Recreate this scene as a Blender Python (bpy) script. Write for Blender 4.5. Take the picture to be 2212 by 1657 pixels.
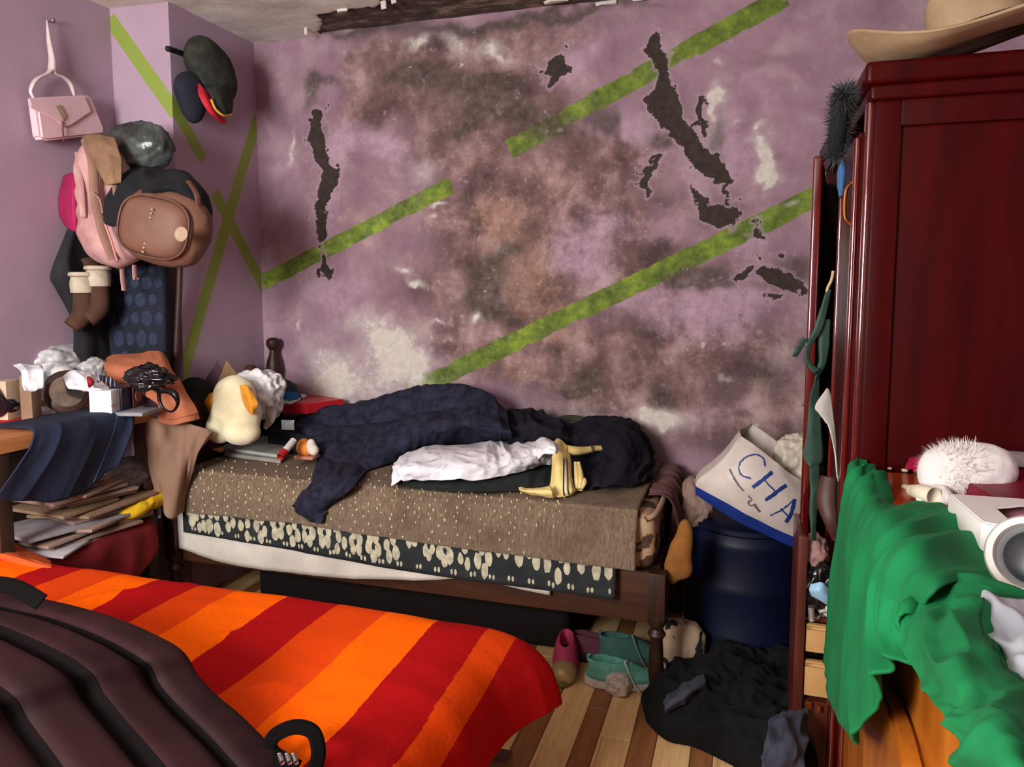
import bpy, bmesh, math, random
import numpy as np
from mathutils import Vector, Matrix

scene = bpy.context.scene
for _o in list(bpy.data.objects):
    bpy.data.objects.remove(_o, do_unlink=True)
COL = scene.collection
PI = math.pi

# ------------------------------------------------------------------ camera
FPX = 1600.0
CAM = np.array([2.165, -2.97, 1.30])
YAW, PITCH = math.radians(17.5), math.radians(5.5)
SHIFT = 828.5 - 620.0 - FPX * math.tan(PITCH)
_R = np.array([math.cos(YAW), math.sin(YAW), 0.0])
_F = np.array([-math.sin(YAW) * math.cos(PITCH), math.cos(YAW) * math.cos(PITCH), -math.sin(PITCH)])
_U = np.cross(_R, _F)
cam_data = bpy.data.cameras.new('camera')
cam_data.sensor_width = 36.0
cam_data.lens = 36.0 * FPX / 2212.0
cam_data.shift_y = -SHIFT / 2212.0
cam_data.clip_start = 0.02
cam = bpy.data.objects.new('camera', cam_data)
COL.objects.link(cam)
cam.location = CAM
cam.rotation_euler = (PI / 2 - PITCH, 0.0, YAW)
scene.camera = cam

# ------------------------------------------------------------------ light, world, exposure
world = bpy.data.worlds.new('world')
scene.world = world
world.use_nodes = True
world.node_tree.nodes['Background'].inputs[0].default_value = (0.75, 0.85, 1.0, 1)
world.node_tree.nodes['Background'].inputs[1].default_value = 0.4
wl = bpy.data.lights.new('window_daylight', 'AREA')
wl.shape = 'RECTANGLE'; wl.size = 0.85; wl.size_y = 0.95
wl.energy = 135.0
wl.color = (1.0, 0.985, 0.96)
wlo = bpy.data.objects.new('window_daylight', wl)
COL.objects.link(wlo)
wlo.location = (0.72, -3.93, 1.68)
wlo.rotation_euler = (PI / 2, 0, 0)
scene.view_settings.view_transform = 'Standard'
scene.view_settings.look = 'None'
scene.view_settings.gamma = 1.0
scene.view_settings.use_curve_mapping = False
scene.view_settings.exposure = 0.0

# ------------------------------------------------------------------ measuring: photograph pixel -> point on a real plane
def ray(x, y):
    return _F + (x - 1106.0) / FPX * _R + (828.5 - SHIFT - y) / FPX * _U
def atx(x, y, v):
    d = ray(x, y); return CAM + d * (v - CAM[0]) / d[0]
def aty(x, y, v):
    d = ray(x, y); return CAM + d * (v - CAM[1]) / d[1]
def atz(x, y, v):
    d = ray(x, y); return CAM + d * (v - CAM[2]) / d[2]

# ------------------------------------------------------------------ noise
def _hash(i, j, k, seed):
    n = (i * 374761393 + j * 668265263 + k * 2147483647 + seed * 144665) & 0xffffffff
    n = ((n ^ (n >> 13)) * 1274126177) & 0xffffffff
    n = ((n ^ (n >> 16)) * 2246822519) & 0xffffffff
    return ((n ^ (n >> 15)) & 0xffff) / 65535.0
def vnoise(p, seed=0):
    p = np.asarray(p, float)
    i = np.floor(p).astype(np.int64); f = p - i
    f = f * f * (3 - 2 * f)
    r = 0
    for dx in (0, 1):
        wx = f[..., 0] if dx else 1 - f[..., 0]
        for dy in (0, 1):
            wy = f[..., 1] if dy else 1 - f[..., 1]
            for dz in (0, 1):
                wz = f[..., 2] if dz else 1 - f[..., 2]
                r = r + wx * wy * wz * _hash(i[..., 0] + dx, i[..., 1] + dy, i[..., 2] + dz, seed)
    return r * 2 - 1
def fbm(p, oct=4, seed=0, gain=0.5):
    p = np.asarray(p, float); r = 0; a = 1.0
    for o in range(oct):
        r = r + a * vnoise(p * (2.03 ** o) + 17.3 * o, seed + o); a *= gain
    return r
def ridged(p, oct=3, seed=0):
    p = np.asarray(p, float); r = 0; a = 1.0
    for o in range(oct):
        r = r + a * (1 - 2 * np.abs(vnoise(p * (2.1 ** o) + 9.1 * o, seed + o))); a *= 0.5
    return r

# ------------------------------------------------------------------ materials
def lin(c):
    out = []
    for v in c[:3]:
        v = v / 255.0
        out.append(v / 12.92 if v <= 0.04045 else ((v + 0.055) / 1.055) ** 2.4)
    return (*out, 1.0)
_M = {}
class NT:
    """small helper round a material's node tree"""
    def __init__(self, m):
        self.t = m.node_tree; self.n = self.t.nodes; self.l = self.t.links
        self.b = self.n['Principled BSDF']
    def node(self, kind, **kw):
        nd = self.n.new(kind)
        for k, v in kw.items(): setattr(nd, k, v)
        return nd
    def link(self, a, b): self.l.new(a, b)
    def coord(self, which='Object', scale=None):
        c = self.node('ShaderNodeTexCoord').outputs[which]
        if scale is not None:
            m = self.node('ShaderNodeMapping'); m.inputs['Scale'].default_value = scale
            self.link(c, m.inputs[0]); c = m.outputs[0]
        return c
    def noise(self, scale, detail=4, rough=0.55, vec=None, dist=0.0):
        n = self.node('ShaderNodeTexNoise'); n.inputs['Scale'].default_value = scale
        n.inputs['Detail'].default_value = detail; n.inputs['Roughness'].default_value = rough
        n.inputs['Distortion'].default_value = dist
        if vec is not None: self.link(vec, n.inputs['Vector'])
        return n.outputs['Fac']
    def mix(self, fac, a, b, mode='MIX'):
        m = self.node('ShaderNodeMix', data_type='RGBA', blend_type=mode)
        for s, v in ((m.inputs[0], fac), (m.inputs[6], a), (m.inputs[7], b)):
            if hasattr(v, 'is_linked'): self.link(v, s)
            else: s.default_value = v
        return m.outputs[2]
    def math(self, op, a, b=0.0, c=None, clamp=False):
        m = self.node('ShaderNodeMath', operation=op, use_clamp=clamp)
        for s, v in zip(m.inputs, (a, b) if c is None else (a, b, c)):
            if hasattr(v, 'is_linked'): self.link(v, s)
            else: s.default_value = v
        return m.outputs[0]
    def ramp(self, fac, stops, interp='LINEAR'):
        r = self.node('ShaderNodeValToRGB'); cr = r.color_ramp; cr.interpolation = interp
        while len(cr.elements) < len(stops): cr.elements.new(0.5)
        for e, (p, c) in zip(cr.elements, stops):
            e.position = p; e.color = c
        self.link(fac, r.inputs[0]); return r.outputs[0]
    def step(self, fac, lo, hi):
        m = self.node('ShaderNodeMapRange', interpolation_type='SMOOTHSTEP', clamp=True)
        self.link(fac, m.inputs[0]); m.inputs[1].default_value = lo; m.inputs[2].default_value = hi
        return m.outputs[0]
    def attr(self, name):
        return self.node('ShaderNodeAttribute', attribute_name=name).outputs['Fac']
    def bump(self, h, strength=0.3, dist=0.01):
        b = self.node('ShaderNodeBump'); b.inputs['Strength'].default_value = strength
        b.inputs['Distance'].default_value = dist
        self.link(h, b.inputs['Height']); self.link(b.outputs[0], self.b.inputs['Normal'])
def mat(name, col, rough=0.8, col2=None, nscale=8.0, namp=(0.35, 0.65), bump=0.0, bscale=60.0, bdist=0.004, metal=0.0,
        spec=0.4, coat=0.0, sheen=0.0, stretch=None, trans=0.0, ior=1.45, alpha=1.0):
    if name in _M: return _M[name]
    m = bpy.data.materials.new(name); m.use_nodes = True
    t = NT(m); b = t.b
    b.inputs['Roughness'].default_value = rough
    b.inputs['Metallic'].default_value = metal
    b.inputs['Specular IOR Level'].default_value = spec
    b.inputs['Coat Weight'].default_value = coat
    b.inputs['Coat Roughness'].default_value = 0.12
    b.inputs['Sheen Weight'].default_value = sheen
    b.inputs['Transmission Weight'].default_value = trans
    b.inputs['IOR'].default_value = ior
    b.inputs['Alpha'].default_value = alpha
    c2 = col2 if col2 is not None else tuple(max(0, v * 0.82) for v in col)
    vec = t.coord('Object', stretch)
    n = t.noise(nscale, 5, 0.6, vec)
    t.link(t.ramp(n, [(namp[0], lin(c2)), (namp[1], lin(col))]), b.inputs['Base Color'])
    if bump > 0:
        t.bump(t.noise(bscale, 4, 0.6, vec), bump, bdist)
    _M[name] = m
    return m

# ------------------------------------------------------------------ objects
BASE = {}
def empty(name, loc, label=None, cat=None, group=None, kind=None):
    o = bpy.data.objects.new(name, None); COL.objects.link(o)
    o.empty_display_size = 0.05
    o.location = loc; BASE[o] = np.array(loc, float)
    return tag(o, label, cat, group, kind)
def tag(o, label=None, cat=None, group=None, kind=None):
    if label: o['label'] = label
    if cat: o['category'] = cat
    if group: o['group'] = group
    if kind: o['kind'] = kind
    return o
def mesh(name, verts, faces, m, parent=None, smooth=True, label=None, cat=None, group=None, kind=None, uv=None, mats=None, fmat=None):
    v = np.asarray(verts, float).reshape(-1, 3)
    if parent is not None and parent in BASE:
        b = BASE[parent]
    else:
        b = np.array([(v[:, 0].min() + v[:, 0].max()) / 2, (v[:, 1].min() + v[:, 1].max()) / 2, v[:, 2].min()])
    own = np.array([(v[:, 0].min() + v[:, 0].max()) / 2, (v[:, 1].min() + v[:, 1].max()) / 2, v[:, 2].min()])
    me = bpy.data.meshes.new(name)
    me.from_pydata((v - own).tolist(), [], [tuple(int(i) for i in f) for f in faces])
    if uv is not None:
        lay = me.uv_layers.new(name='UVMap')
        li = np.zeros(len(me.loops), np.int32); me.loops.foreach_get('vertex_index', li)
        lay.data.foreach_set('uv', np.asarray(uv, np.float32)[li].ravel())
    me.materials.append(m)
    for mm in (mats or []): me.materials.append(mm)
    if fmat is not None: me.polygons.foreach_set('material_index', np.asarray(fmat, np.int32))
    if smooth: me.polygons.foreach_set('use_smooth', np.ones(len(me.polygons), bool))
    me.update()
    o = bpy.data.objects.new(name, me); COL.objects.link(o)
    o.location = own - (b if parent is not None else 0)
    if parent is not None: o.parent = parent
    BASE[o] = own
    return tag(o, label, cat, group, kind)
def bm_obj(name, bm, m, **kw):
    bm.verts.index_update()
    v = [tuple(x.co) for x in bm.verts]; f = [[x.index for x in fc.verts] for fc in bm.faces]
    bm.free()
    return mesh(name, v, f, m, **kw)
def flatsmooth(o, ang=35):
    """sharp edges by angle"""
    me = o.data
    bm = bmesh.new(); bm.from_mesh(me)
    for e in bm.edges:
        if len(e.link_faces) == 2 and e.calc_face_angle(0) > math.radians(ang): e.smooth = False
    bm.to_mesh(me); bm.free()
    return o
def rotm(rx=0, ry=0, rz=0):
    return np.array((Matrix.Rotation(math.radians(rz), 3, 'Z') @ Matrix.Rotation(math.radians(ry), 3, 'Y') @ Matrix.Rotation(math.radians(rx), 3, 'X')))
def box(name, c, s, m, rot=(0, 0, 0), bevel=0.004, seg=2, **kw):
    """bevelled box: centre c, full size s"""
    bm = bmesh.new(); bmesh.ops.create_cube(bm, size=1.0)
    for v in bm.verts: v.co = Vector((v.co.x * s[0], v.co.y * s[1], v.co.z * s[2]))
    if bevel > 0:
        bmesh.ops.bevel(bm, geom=bm.edges[:], offset=min(bevel, min(s) * 0.45), segments=seg, affect='EDGES', profile=0.6)
    R = rotm(*rot)
    bm.verts.index_update()
    v = np.array([tuple(x.co) for x in bm.verts]) @ R.T + np.array(c, float)
    f = [[x.index for x in fc.verts] for fc in bm.faces]; bm.free()
    o = mesh(name, v, f, m, **kw)
    return flatsmooth(o, 50)
def catmull(P, n, closed=False):
    P = np.asarray(P, float); k = len(P)
    if k == 1: return np.repeat(P, n, 0)
    segs = k if closed else k - 1
    t = np.linspace(0, segs, n, endpoint=not closed)
    i = np.minimum(t.astype(int), segs - 1); u = (t - i).reshape((-1,) + (1,) * (P.ndim - 1))
    if closed: g = lambda j: P[j % k]
    else:
        ext = np.concatenate([[2 * P[0] - P[1]], P, [2 * P[-1] - P[-2]]])
        g = lambda j: ext[j + 1]
    p0, p1, p2, p3 = g(i - 1), g(i), g(i + 1), g(i + 2)
    return 0.5 * ((2 * p1) + (-p0 + p2) * u + (2 * p0 - 5 * p1 + 4 * p2 - p3) * u ** 2 + (-p0 + 3 * p1 - 3 * p2 + p3) * u ** 3)
def normals(G, cu=False, cv=False):
    du = np.gradient(G, axis=0); dv = np.gradient(G, axis=1)
    if cu: du = (np.roll(G, -1, 0) - np.roll(G, 1, 0)) / 2
    if cv: dv = (np.roll(G, -1, 1) - np.roll(G, 1, 1)) / 2
    n = np.cross(du, dv); l = np.linalg.norm(n, axis=2, keepdims=True); l[l < 1e-12] = 1
    return n / l
class Surf:
    """a surface through a net of control points ctrl[i][j] (Catmull-Rom both ways), with folds; keeps its dense grid for decals"""
    def __init__(self, ctrl, nu=60, nv=60, disp=None, cu=False, cv=False, face=None):
        A = np.asarray(ctrl, float)
        G = catmull(A, nu, cu)
        G = catmull(np.swapaxes(G, 0, 1), nv, cv); G = np.swapaxes(G, 0, 1)
        self.cu, self.cv = cu, cv
        N = normals(G, cu, cv)
        self.flip = 1.0
        if face is not None:
            if np.sum((np.asarray(face, float) - G.reshape(-1, 3).mean(0)) * N.reshape(-1, 3).mean(0)) < 0: self.flip = -1.0
        if disp is not None:
            u = np.linspace(0, 1, nu)[:, None]; v = np.linspace(0, 1, nv)[None, :]
            h = disp(u, v, G) * np.ones((nu, nv))
            G = G + N * self.flip * h[..., None]
            N = normals(G, cu, cv)
        self.G, self.N = G, N * self.flip
    def at(self, u, v, off=0.0):
        nu, nv = self.G.shape[:2]
        u = np.clip(np.asarray(u, float), 0, 1) * (nu - 1); v = np.clip(np.asarray(v, float), 0, 1) * (nv - 1)
        i = np.minimum(u.astype(int), nu - 2); j = np.minimum(v.astype(int), nv - 2)
        a = (u - i)[..., None]; b = (v - j)[..., None]
        f = lambda A: (A[i, j] * (1 - a) * (1 - b) + A[i + 1, j] * a * (1 - b) + A[i, j + 1] * (1 - a) * b + A[i + 1, j + 1] * a * b)
        return f(self.G) + f(self.N) * off
    def build(self, name, m, thick=0.004, uvscale=None, mask=None, **kw):
        nu, nv = self.G.shape[:2]
        T = self.G; B = self.G - self.N * thick
        idx = np.arange(nu * nv).reshape(nu, nv)
        iu = np.arange(nu if self.cu else nu - 1); jv = np.arange(nv if self.cv else nv - 1)
        I, J = np.meshgrid(iu, jv, indexing='ij'); I2 = (I + 1) % nu; J2 = (J + 1) % nv
        q = np.stack([idx[I, J], idx[I2, J], idx[I2, J2], idx[I, J2]], -1).reshape(-1, 4)
        if mask is not None:
            u = np.linspace(0, 1, nu)[:, None] * np.ones((1, nv)); v = np.linspace(0, 1, nv)[None, :] * np.ones((nu, 1))
            mk = mask(u, v).ravel(); q = q[mk[q].all(1)]
        if self.flip < 0: q = q[:, ::-1]
        faces = [q]
        verts = T.reshape(-1, 3)
        uu, vv = np.meshgrid(np.linspace(0, 1, nu), np.linspace(0, 1, nv), indexing='ij')
        uv = np.stack([uu, vv], -1).reshape(-1, 2)
        if thick > 0:
            n = nu * nv
            verts = np.concatenate([verts, B.reshape(-1, 3)]); uv = np.concatenate([uv, uv])
            faces.append(q[:, ::-1] + n)
            ed = {}
            for a, b, c, d in q:
                for e in ((a, b), (b, c), (c, d), (d, a)):
                    if (e[1], e[0]) in ed: del ed[(e[1], e[0])]
                    else: ed[e] = 1
            if ed:
                E = np.array(list(ed)); faces.append(np.stack([E[:, 1], E[:, 0], E[:, 0] + n, E[:, 1] + n], -1))
        fc = np.concatenate(faces)
        used = np.unique(fc); remap = -np.ones(len(verts), int); remap[used] = np.arange(len(used))
        return mesh(name, verts[used], remap[fc], m, uv=uv[used] * (np.array(uvscale) if uvscale is not None else 1), **kw)
    def decal(self, name, polys, m, off=0.0015, sub=1, **kw):
        """polys: list of convex polygons in (u, v); laid as thin fans on the surface"""
        vs, fs = [], []
        for P in polys:
            P = np.asarray(P, float); c = P.mean(0); k = len(vs)
            ring = []
            for a, b in zip(P, np.roll(P, -1, 0)):
                for s in range(sub): ring.append(a + (b - a) * s / sub)
            ring = np.array(ring)
            mid = c + (ring - c) * 0.5
            pts = np.concatenate([[c], mid, ring])
            vs.extend(self.at(pts[:, 0], pts[:, 1], off)); n = len(ring)
            for i in range(n):
                j = (i + 1) % n
                fs.append((k, k + 1 + i, k + 1 + j)); fs.append((k + 1 + i, k + 1 + n + i, k + 1 + n + j, k + 1 + j))
        return mesh(name, vs, fs, m, **kw)
def ico(sub):
    bm = bmesh.new(); bmesh.ops.create_icosphere(bm, subdivisions=sub, radius=1.0)
    bm.verts.index_update()
    v = np.array([tuple(x.co) for x in bm.verts]); f = [[x.index for x in fc.verts] for fc in bm.faces]; bm.free()
    return v, f
def blob(name, c, r, m, sub=4, rot=(0, 0, 0), amp=0.0, scale=3.0, seed=0, ridge=0.0, rscale=3.0, power=2.0, floor=None, flat=False, shape=None, **kw):
    """lump: superellipsoid of radii r, displaced by noise (amp) and creases (ridge); pressed flat at z=floor"""
    v, f = ico(sub)
    if power != 2.0:
        l = (np.abs(v) ** power).sum(1) ** (1 / power); v = v / l[:, None]
    d = 1 + amp * fbm(v * scale + seed, 4, seed) + ridge * ridged(v * rscale + seed * 1.7, 3, seed + 5)
    p = v * d[:, None] * np.array(r, float)
    if shape is not None: p = shape(p, v)
    p = p @ rotm(*rot).T + np.array(c, float)
    if floor is not None: p[:, 2] = np.maximum(p[:, 2], floor)
    o = mesh(name, p, f, m, smooth=not flat, **kw)
    return o
def tube(name, pts, rad, m, sides=10, n=None, closed=False, flatten=1.0, up=(0, 0, 1), cap=True, **kw):
    P = catmull(pts, n or max(8, len(pts) * 6), closed)
    k = len(P); rad = np.asarray(rad, float)
    rr = np.full(k, float(rad)) if rad.ndim == 0 else catmull(rad[:, None], k, closed)[:, 0]
    T = np.gradient(P, axis=0)
    if closed: T = np.roll(P, -1, 0) - np.roll(P, 1, 0)
    T /= np.maximum(np.linalg.norm(T, axis=1, keepdims=True), 1e-9)
    a = np.array(up, float); vs = []
    prev = None
    for i in range(k):
        if prev is None:
            x = np.cross(T[i], a)
            if np.linalg.norm(x) < 1e-3: x = np.cross(T[i], (1, 0, 0.3))
        else: x = prev - T[i] * (prev @ T[i])
        x /= np.linalg.norm(x); y = np.cross(T[i], x); prev = x
        th = np.linspace(0, 2 * PI, sides, endpoint=False)
        vs.extend(P[i] + rr[i] * (np.cos(th)[:, None] * x + flatten * np.sin(th)[:, None] * y))
    fs = []
    for i in range(k if closed else k - 1):
        i2 = (i + 1) % k
        for s in range(sides):
            s2 = (s + 1) % sides
            fs.append((i * sides + s, i2 * sides + s, i2 * sides + s2, i * sides + s2)[::-1])
    if cap and not closed:
        fs.append(list(range(sides))); fs.append([(k - 1) * sides + s for s in range(sides)][::-1])
    return mesh(name, vs, fs, m, **kw)
def lathe(name, prof, c, m, sides=28, axis=None, caps=True, **kw):
    """prof: (radius, height) pairs from bottom to top, turned about z (or along axis)"""
    th = np.linspace(0, 2 * PI, sides, endpoint=False)
    vs = np.array([[r * math.cos(a), r * math.sin(a), z] for r, z in prof for a in th])
    if axis is not None:
        q = Vector((0, 0, 1)).rotation_difference(Vector(axis)); vs = vs @ np.array(q.to_matrix()).T
    vs = vs + np.array(c, float); k = len(prof); fs = []
    for i in range(k - 1):
        for s in range(sides):
            s2 = (s + 1) % sides
            fs.append((i * sides + s, i * sides + s2, (i + 1) * sides + s2, (i + 1) * sides + s))
    if caps: fs.append(list(range(sides))[::-1]); fs.append([(k - 1) * sides + s for s in range(sides)])
    return flatsmooth(mesh(name, vs, fs, m, **kw), 40)
def prism(name, poly, thick, m, frame, bevel=0.002, **kw):
    """outline poly (a, b) extruded by thick; frame = (origin, axis a, axis b); thickness along a x b"""
    o, a, b = (np.asarray(x, float) for x in frame)
    a = a / np.linalg.norm(a); b = b / np.linalg.norm(b); n = np.cross(a, b)
    bm = bmesh.new()
    vs = [bm.verts.new(o + a * p[0] + b * p[1]) for p in poly]
    fc = bm.faces.new(vs)
    ex = bmesh.ops.extrude_face_region(bm, geom=[fc])
    for e in ex['geom']:
        if isinstance(e, bmesh.types.BMVert): e.co += Vector(n * thick)
    bmesh.ops.recalc_face_normals(bm, faces=bm.faces[:])
    if bevel > 0:
        bmesh.ops.bevel(bm, geom=[e for e in bm.edges if len(e.link_faces) == 2 and e.calc_face_angle(0) > 0.6], offset=bevel, segments=2, affect='EDGES')
    return flatsmooth(bm_obj(name, bm, m, **kw), 40)
def join_meshes(parts):
    """list of (verts, faces) -> one (verts, faces)"""
    vs, fs, k = [], [], 0
    for v, f in parts:
        vs.append(np.asarray(v, float)); fs.extend([[int(i) + k for i in q] for q in f]); k += len(v)
    return np.concatenate(vs), fs
# ================================================================== the room
XL, YP, XR, YN, ZC = -0.285, -0.526, 3.12, -4.0, 2.40
LAV = (174, 149, 167)

def wall_points(pts):
    return np.array([[aty(x, y, 0.0)[0], aty(x, y, 0.0)[2]] for x, y in pts])
def seg_dist(Xg, Zg, A, B):
    d = B - A; t = np.clip(((Xg - A[0]) * d[0] + (Zg - A[1]) * d[1]) / (d @ d), 0, 1)
    return np.hypot(Xg - A[0] - t * d[0], Zg - A[1] - t * d[1]), t

def paint_material(name, base=LAV, stripe_field=True):
    """lavender paint with a green stripe carried by the attribute 'stripe'"""
    m = bpy.data.materials.new(name); m.use_nodes = True; t = NT(m)
    v = t.coord('Object')
    n = t.noise(3.0, 6, 0.6, v); f = t.noise(40, 4, 0.6, v)
    c = t.ramp(n, [(0.3, lin(tuple(x * 0.93 for x in base))), (0.7, lin(base))])
    if stripe_field:
        s = t.step(t.math('ADD', t.attr('stripe'), t.math('MULTIPLY', t.math('SUBTRACT', f, 0.5), 0.12)), -0.05, 0.05)
        c = t.mix(s, c, lin((133, 150, 66)))
    t.link(c, t.b.inputs['Base Color'])
    t.b.inputs['Roughness'].default_value = 0.62
    t.b.inputs['Specular IOR Level'].default_value = 0.3
    t.bump(t.math('ADD', t.noise(12, 5, 0.6, v), t.math('MULTIPLY', f, 0.3)), 0.18, 0.004)
    return m

# ---- back wall: a fine grid; damage masks are measured stains, some top shading, and breaks in the plaster, the relief is real
def build_back_wall():
    nx, nz = 540, 420
    xs = np.linspace(-0.02, XR + .02, nx); zs = np.linspace(-0.02, ZC + .03, nz)
    Xg, Zg = np.meshgrid(xs, zs, indexing='ij')
    P3 = np.stack([Xg, Zg, np.zeros_like(Xg)], -1)
    w1 = fbm(P3 * 6, 4, 11); w2 = fbm(P3 * 6 + 40, 4, 12)
    wf = fbm(P3 * 26, 4, 13); wf2 = fbm(P3 * 26 + 9, 4, 14)
    Xw = Xg + 0.022 * w1 + 0.011 * wf; Zw = Zg + 0.022 * w2 + 0.011 * wf2
    def poly(pts, wid):
        """signed field of a ragged break: polyline with a width (px) at each point; >0 inside"""
        W = wall_points(pts); out = np.full(Xg.shape, -1.0)
        for (A, B, a, b) in zip(W[:-1], W[1:], wid[:-1], wid[1:]):
            d, tt = seg_dist(Xw, Zw, A, B)
            out = np.maximum(out, ((a + (b - a) * tt) / 553.0 - d))
        return out
    v1 = fbm(P3 * 3.6 + 3, 5, 41, .55); v2 = fbm(P3 * 3.6 + 71, 5, 42, .55)
    Xb = Xg + 0.042 * v1 + 0.012 * wf; Zb = Zg + 0.042 * v2 + 0.012 * wf2
    def blobs(L, soft=True):
        Xw, Zw = (Xb, Zb) if soft else (Xg + 0.022 * w1 + 0.011 * wf, Zg + 0.022 * w2 + 0.011 * wf2)
        out = np.zeros(Xg.shape)
        for (x, y, rx, ry, w) in L:
            c = wall_points([(x, y)])[0]
            q = ((Xw - c[0]) / (rx / 540.0)) ** 2 + ((Zw - c[1]) / (ry / 540.0)) ** 2
            out += w * np.exp(-q)
        return out
    # bare dark plaster where the paint has dropped off
    peel = np.full(Xg.shape, -1.0)
    for pts, wid in [
        ([(690, 235), (684, 300), (700, 360), (708, 385), (697, 430), (694, 500), (688, 535)], [10, 22, 16, 30, 13, 17, 2]),
        ([(700, 560), (706, 585), (712, 600)], [6, 9, 3]),
        ([(1412, 100), (1432, 140), (1434, 190), (1440, 235), (1462, 260)], [16, 15, 14, 36, 14]),
        ([(1400, 215), (1440, 225), (1466, 232)], [12, 26, 12]),
        ([(1455, 262), (1490, 310), (1530, 355), (1575, 390)], [22, 24, 22, 8]),
        ([(1565, 360), (1582, 385), (1565, 405)], [8, 8, 5]),
        ([(1492, 395), (1508, 430), (1518, 470)], [7, 8, 12]),
        ([(1530, 465), (1560, 478), (1578, 460)], [24, 22, 10]),
        ([(1525, 200), (1518, 280)], [5, 7]),
        ([(1388, 400), (1394, 380), (1420, 340)], [9, 10, 5]),
        ([(1390, 405), (1400, 425)], [7, 4]),
        ([(1190, 150), (1205, 140), (1215, 160)], [10, 14, 5]),
        ([(1195, 175), (1200, 170)], [6, 6]),
        ([(1630, 480), (1636, 512)], [5, 6]),
        ([(1600, 600), (1620, 590)], [8, 9]),
        ([(1648, 592), (1680, 600), (1722, 622)], [12, 17, 10]),
        ([(1655, 645), (1672, 640)], [5, 6]),
        ([(1680, 545), (1686, 548)], [3, 2]),
    ]:
        peel = np.maximum(peel, poly(pts, wid))
    near = np.clip(peel / 0.07 + 1, 0, 1)
    peel = peel + 0.006 * fbm(P3 * 34, 4, 51, .6) * near
    speck = (fbm(P3 * 24, 4, 52, .6) - 0.62) * 0.03 - 0.03 * (1 - near)
    peel = np.clip(np.maximum(peel, speck) / 0.022, -1, 1)
    # white salt bloom and exposed white filler
    white = 1.1 * blobs([(820, 770, 150, 80, .22), (760, 850, 160, 50, .25), (700, 800, 90, 90, .22), (1000, 880, 200, 40, .2), (1250, 900, 200, 30, .2), (1560, 210, 30, 60, .3), (1500, 300, 60, 90, .25), (1640, 360, 40, 60, .3), (850, 420, 60, 50, .2), (1690, 780, 60, 60, .3), (1400, 900, 120, 30, .3),(905, 92, 32, 20, 1.0), (975, 75, 26, 14, .5), (1050, 100, 36, 22, 1.0), (1075, 120, 24, 12, .7), (985, 100, 18, 26, .5),
                   (640, 300, 8, 34, .8), (632, 330, 8, 22, .7), (900, 370, 40, 30, .55), (865, 575, 22, 12, .9), (890, 605, 20, 14, 1.1),
                   (935, 455, 26, 5, .9), (925, 480, 14, 6, .7), (650, 690, 7, 20, .9), (780, 700, 60, 26, .5), (850, 740, 55, 36, .9),
                   (880, 790, 58, 36, 1.25), (905, 810, 26, 22, .8), (760, 820, 110, 44, .6), (700, 760, 70, 40, .35), (930, 700, 22, 6, .9),
                   (1640, 345, 14, 28, 1.3), (1645, 375, 16, 12, 1.2), (1636, 400, 6, 12, .9), (1540, 205, 14, 18, 1.0), (1552, 195, 8, 9, .8),
                   (1530, 240, 8, 26, .8), (1645, 290, 12, 8, .8), (1545, 130, 6, 8, .8), (1590, 275, 14, 5, .6), (1745, 520, 16, 14, 1.2),
                   (1440, 890, 50, 20, 1.0), (1450, 915, 20, 12, .8), (1390, 880, 14, 8, .7), (1585, 810, 14, 8, .7), (1690, 440, 24, 10, .6),
                   (1015, 690, 14, 12, .9), (1000, 695, 50, 12, .3), (700, 855, 60, 30, .55), (950, 850, 40, 14, .7)])
    # damp brown stain (top dirt strengthened to imitate shade), grey-green mould, sandy orange patches
    brown = blobs([(900, 95, 260, 40, .4), (1250, 70, 260, 30, .3), (650, 300, 30, 200, .25), (1120, 380, 400, 330, .55), (1330, 760, 460, 190, .5), (950, 640, 260, 200, .25), (1560, 560, 180, 160, .3), (760, 300, 120, 220, .15), (800, 170, 60, 60, .9), (900, 190, 120, 60, 1.0), (1050, 170, 110, 70, 1.1), (1120, 250, 100, 60, .9), (960, 280, 80, 60, .9),
                   (1000, 330, 110, 60, .7), (1250, 360, 110, 60, .9), (1330, 340, 70, 40, .8), (1200, 470, 110, 70, .9), (1080, 420, 90, 60, .9),
                   (1300, 470, 80, 50, .7), (790, 240, 50, 30, .7), (860, 110, 120, 30, .6), (1100, 80, 100, 30, .5), (1050, 560, 110, 70, .9),
                   (900, 620, 60, 40, .4), (1100, 660, 120, 60, .9), (1320, 560, 110, 50, .7), (980, 740, 60, 40, .7), (1250, 770, 120, 60, .6),
                   (1150, 800, 120, 40, .7), (1450, 760, 150, 60, .6), (1550, 700, 120, 60, .4), (1650, 780, 90, 60, .5), (1350, 850, 120, 50, .5),
                   (1500, 860, 100, 40, .5), (1680, 900, 90, 60, .8), (1600, 960, 120, 50, .8), (1250, 920, 160, 50, .6), (700, 420, 60, 40, .25),
                   (760, 480, 40, 40, .3), (1000, 480, 80, 40, .6), (1460, 560, 70, 40, .5)])
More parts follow.
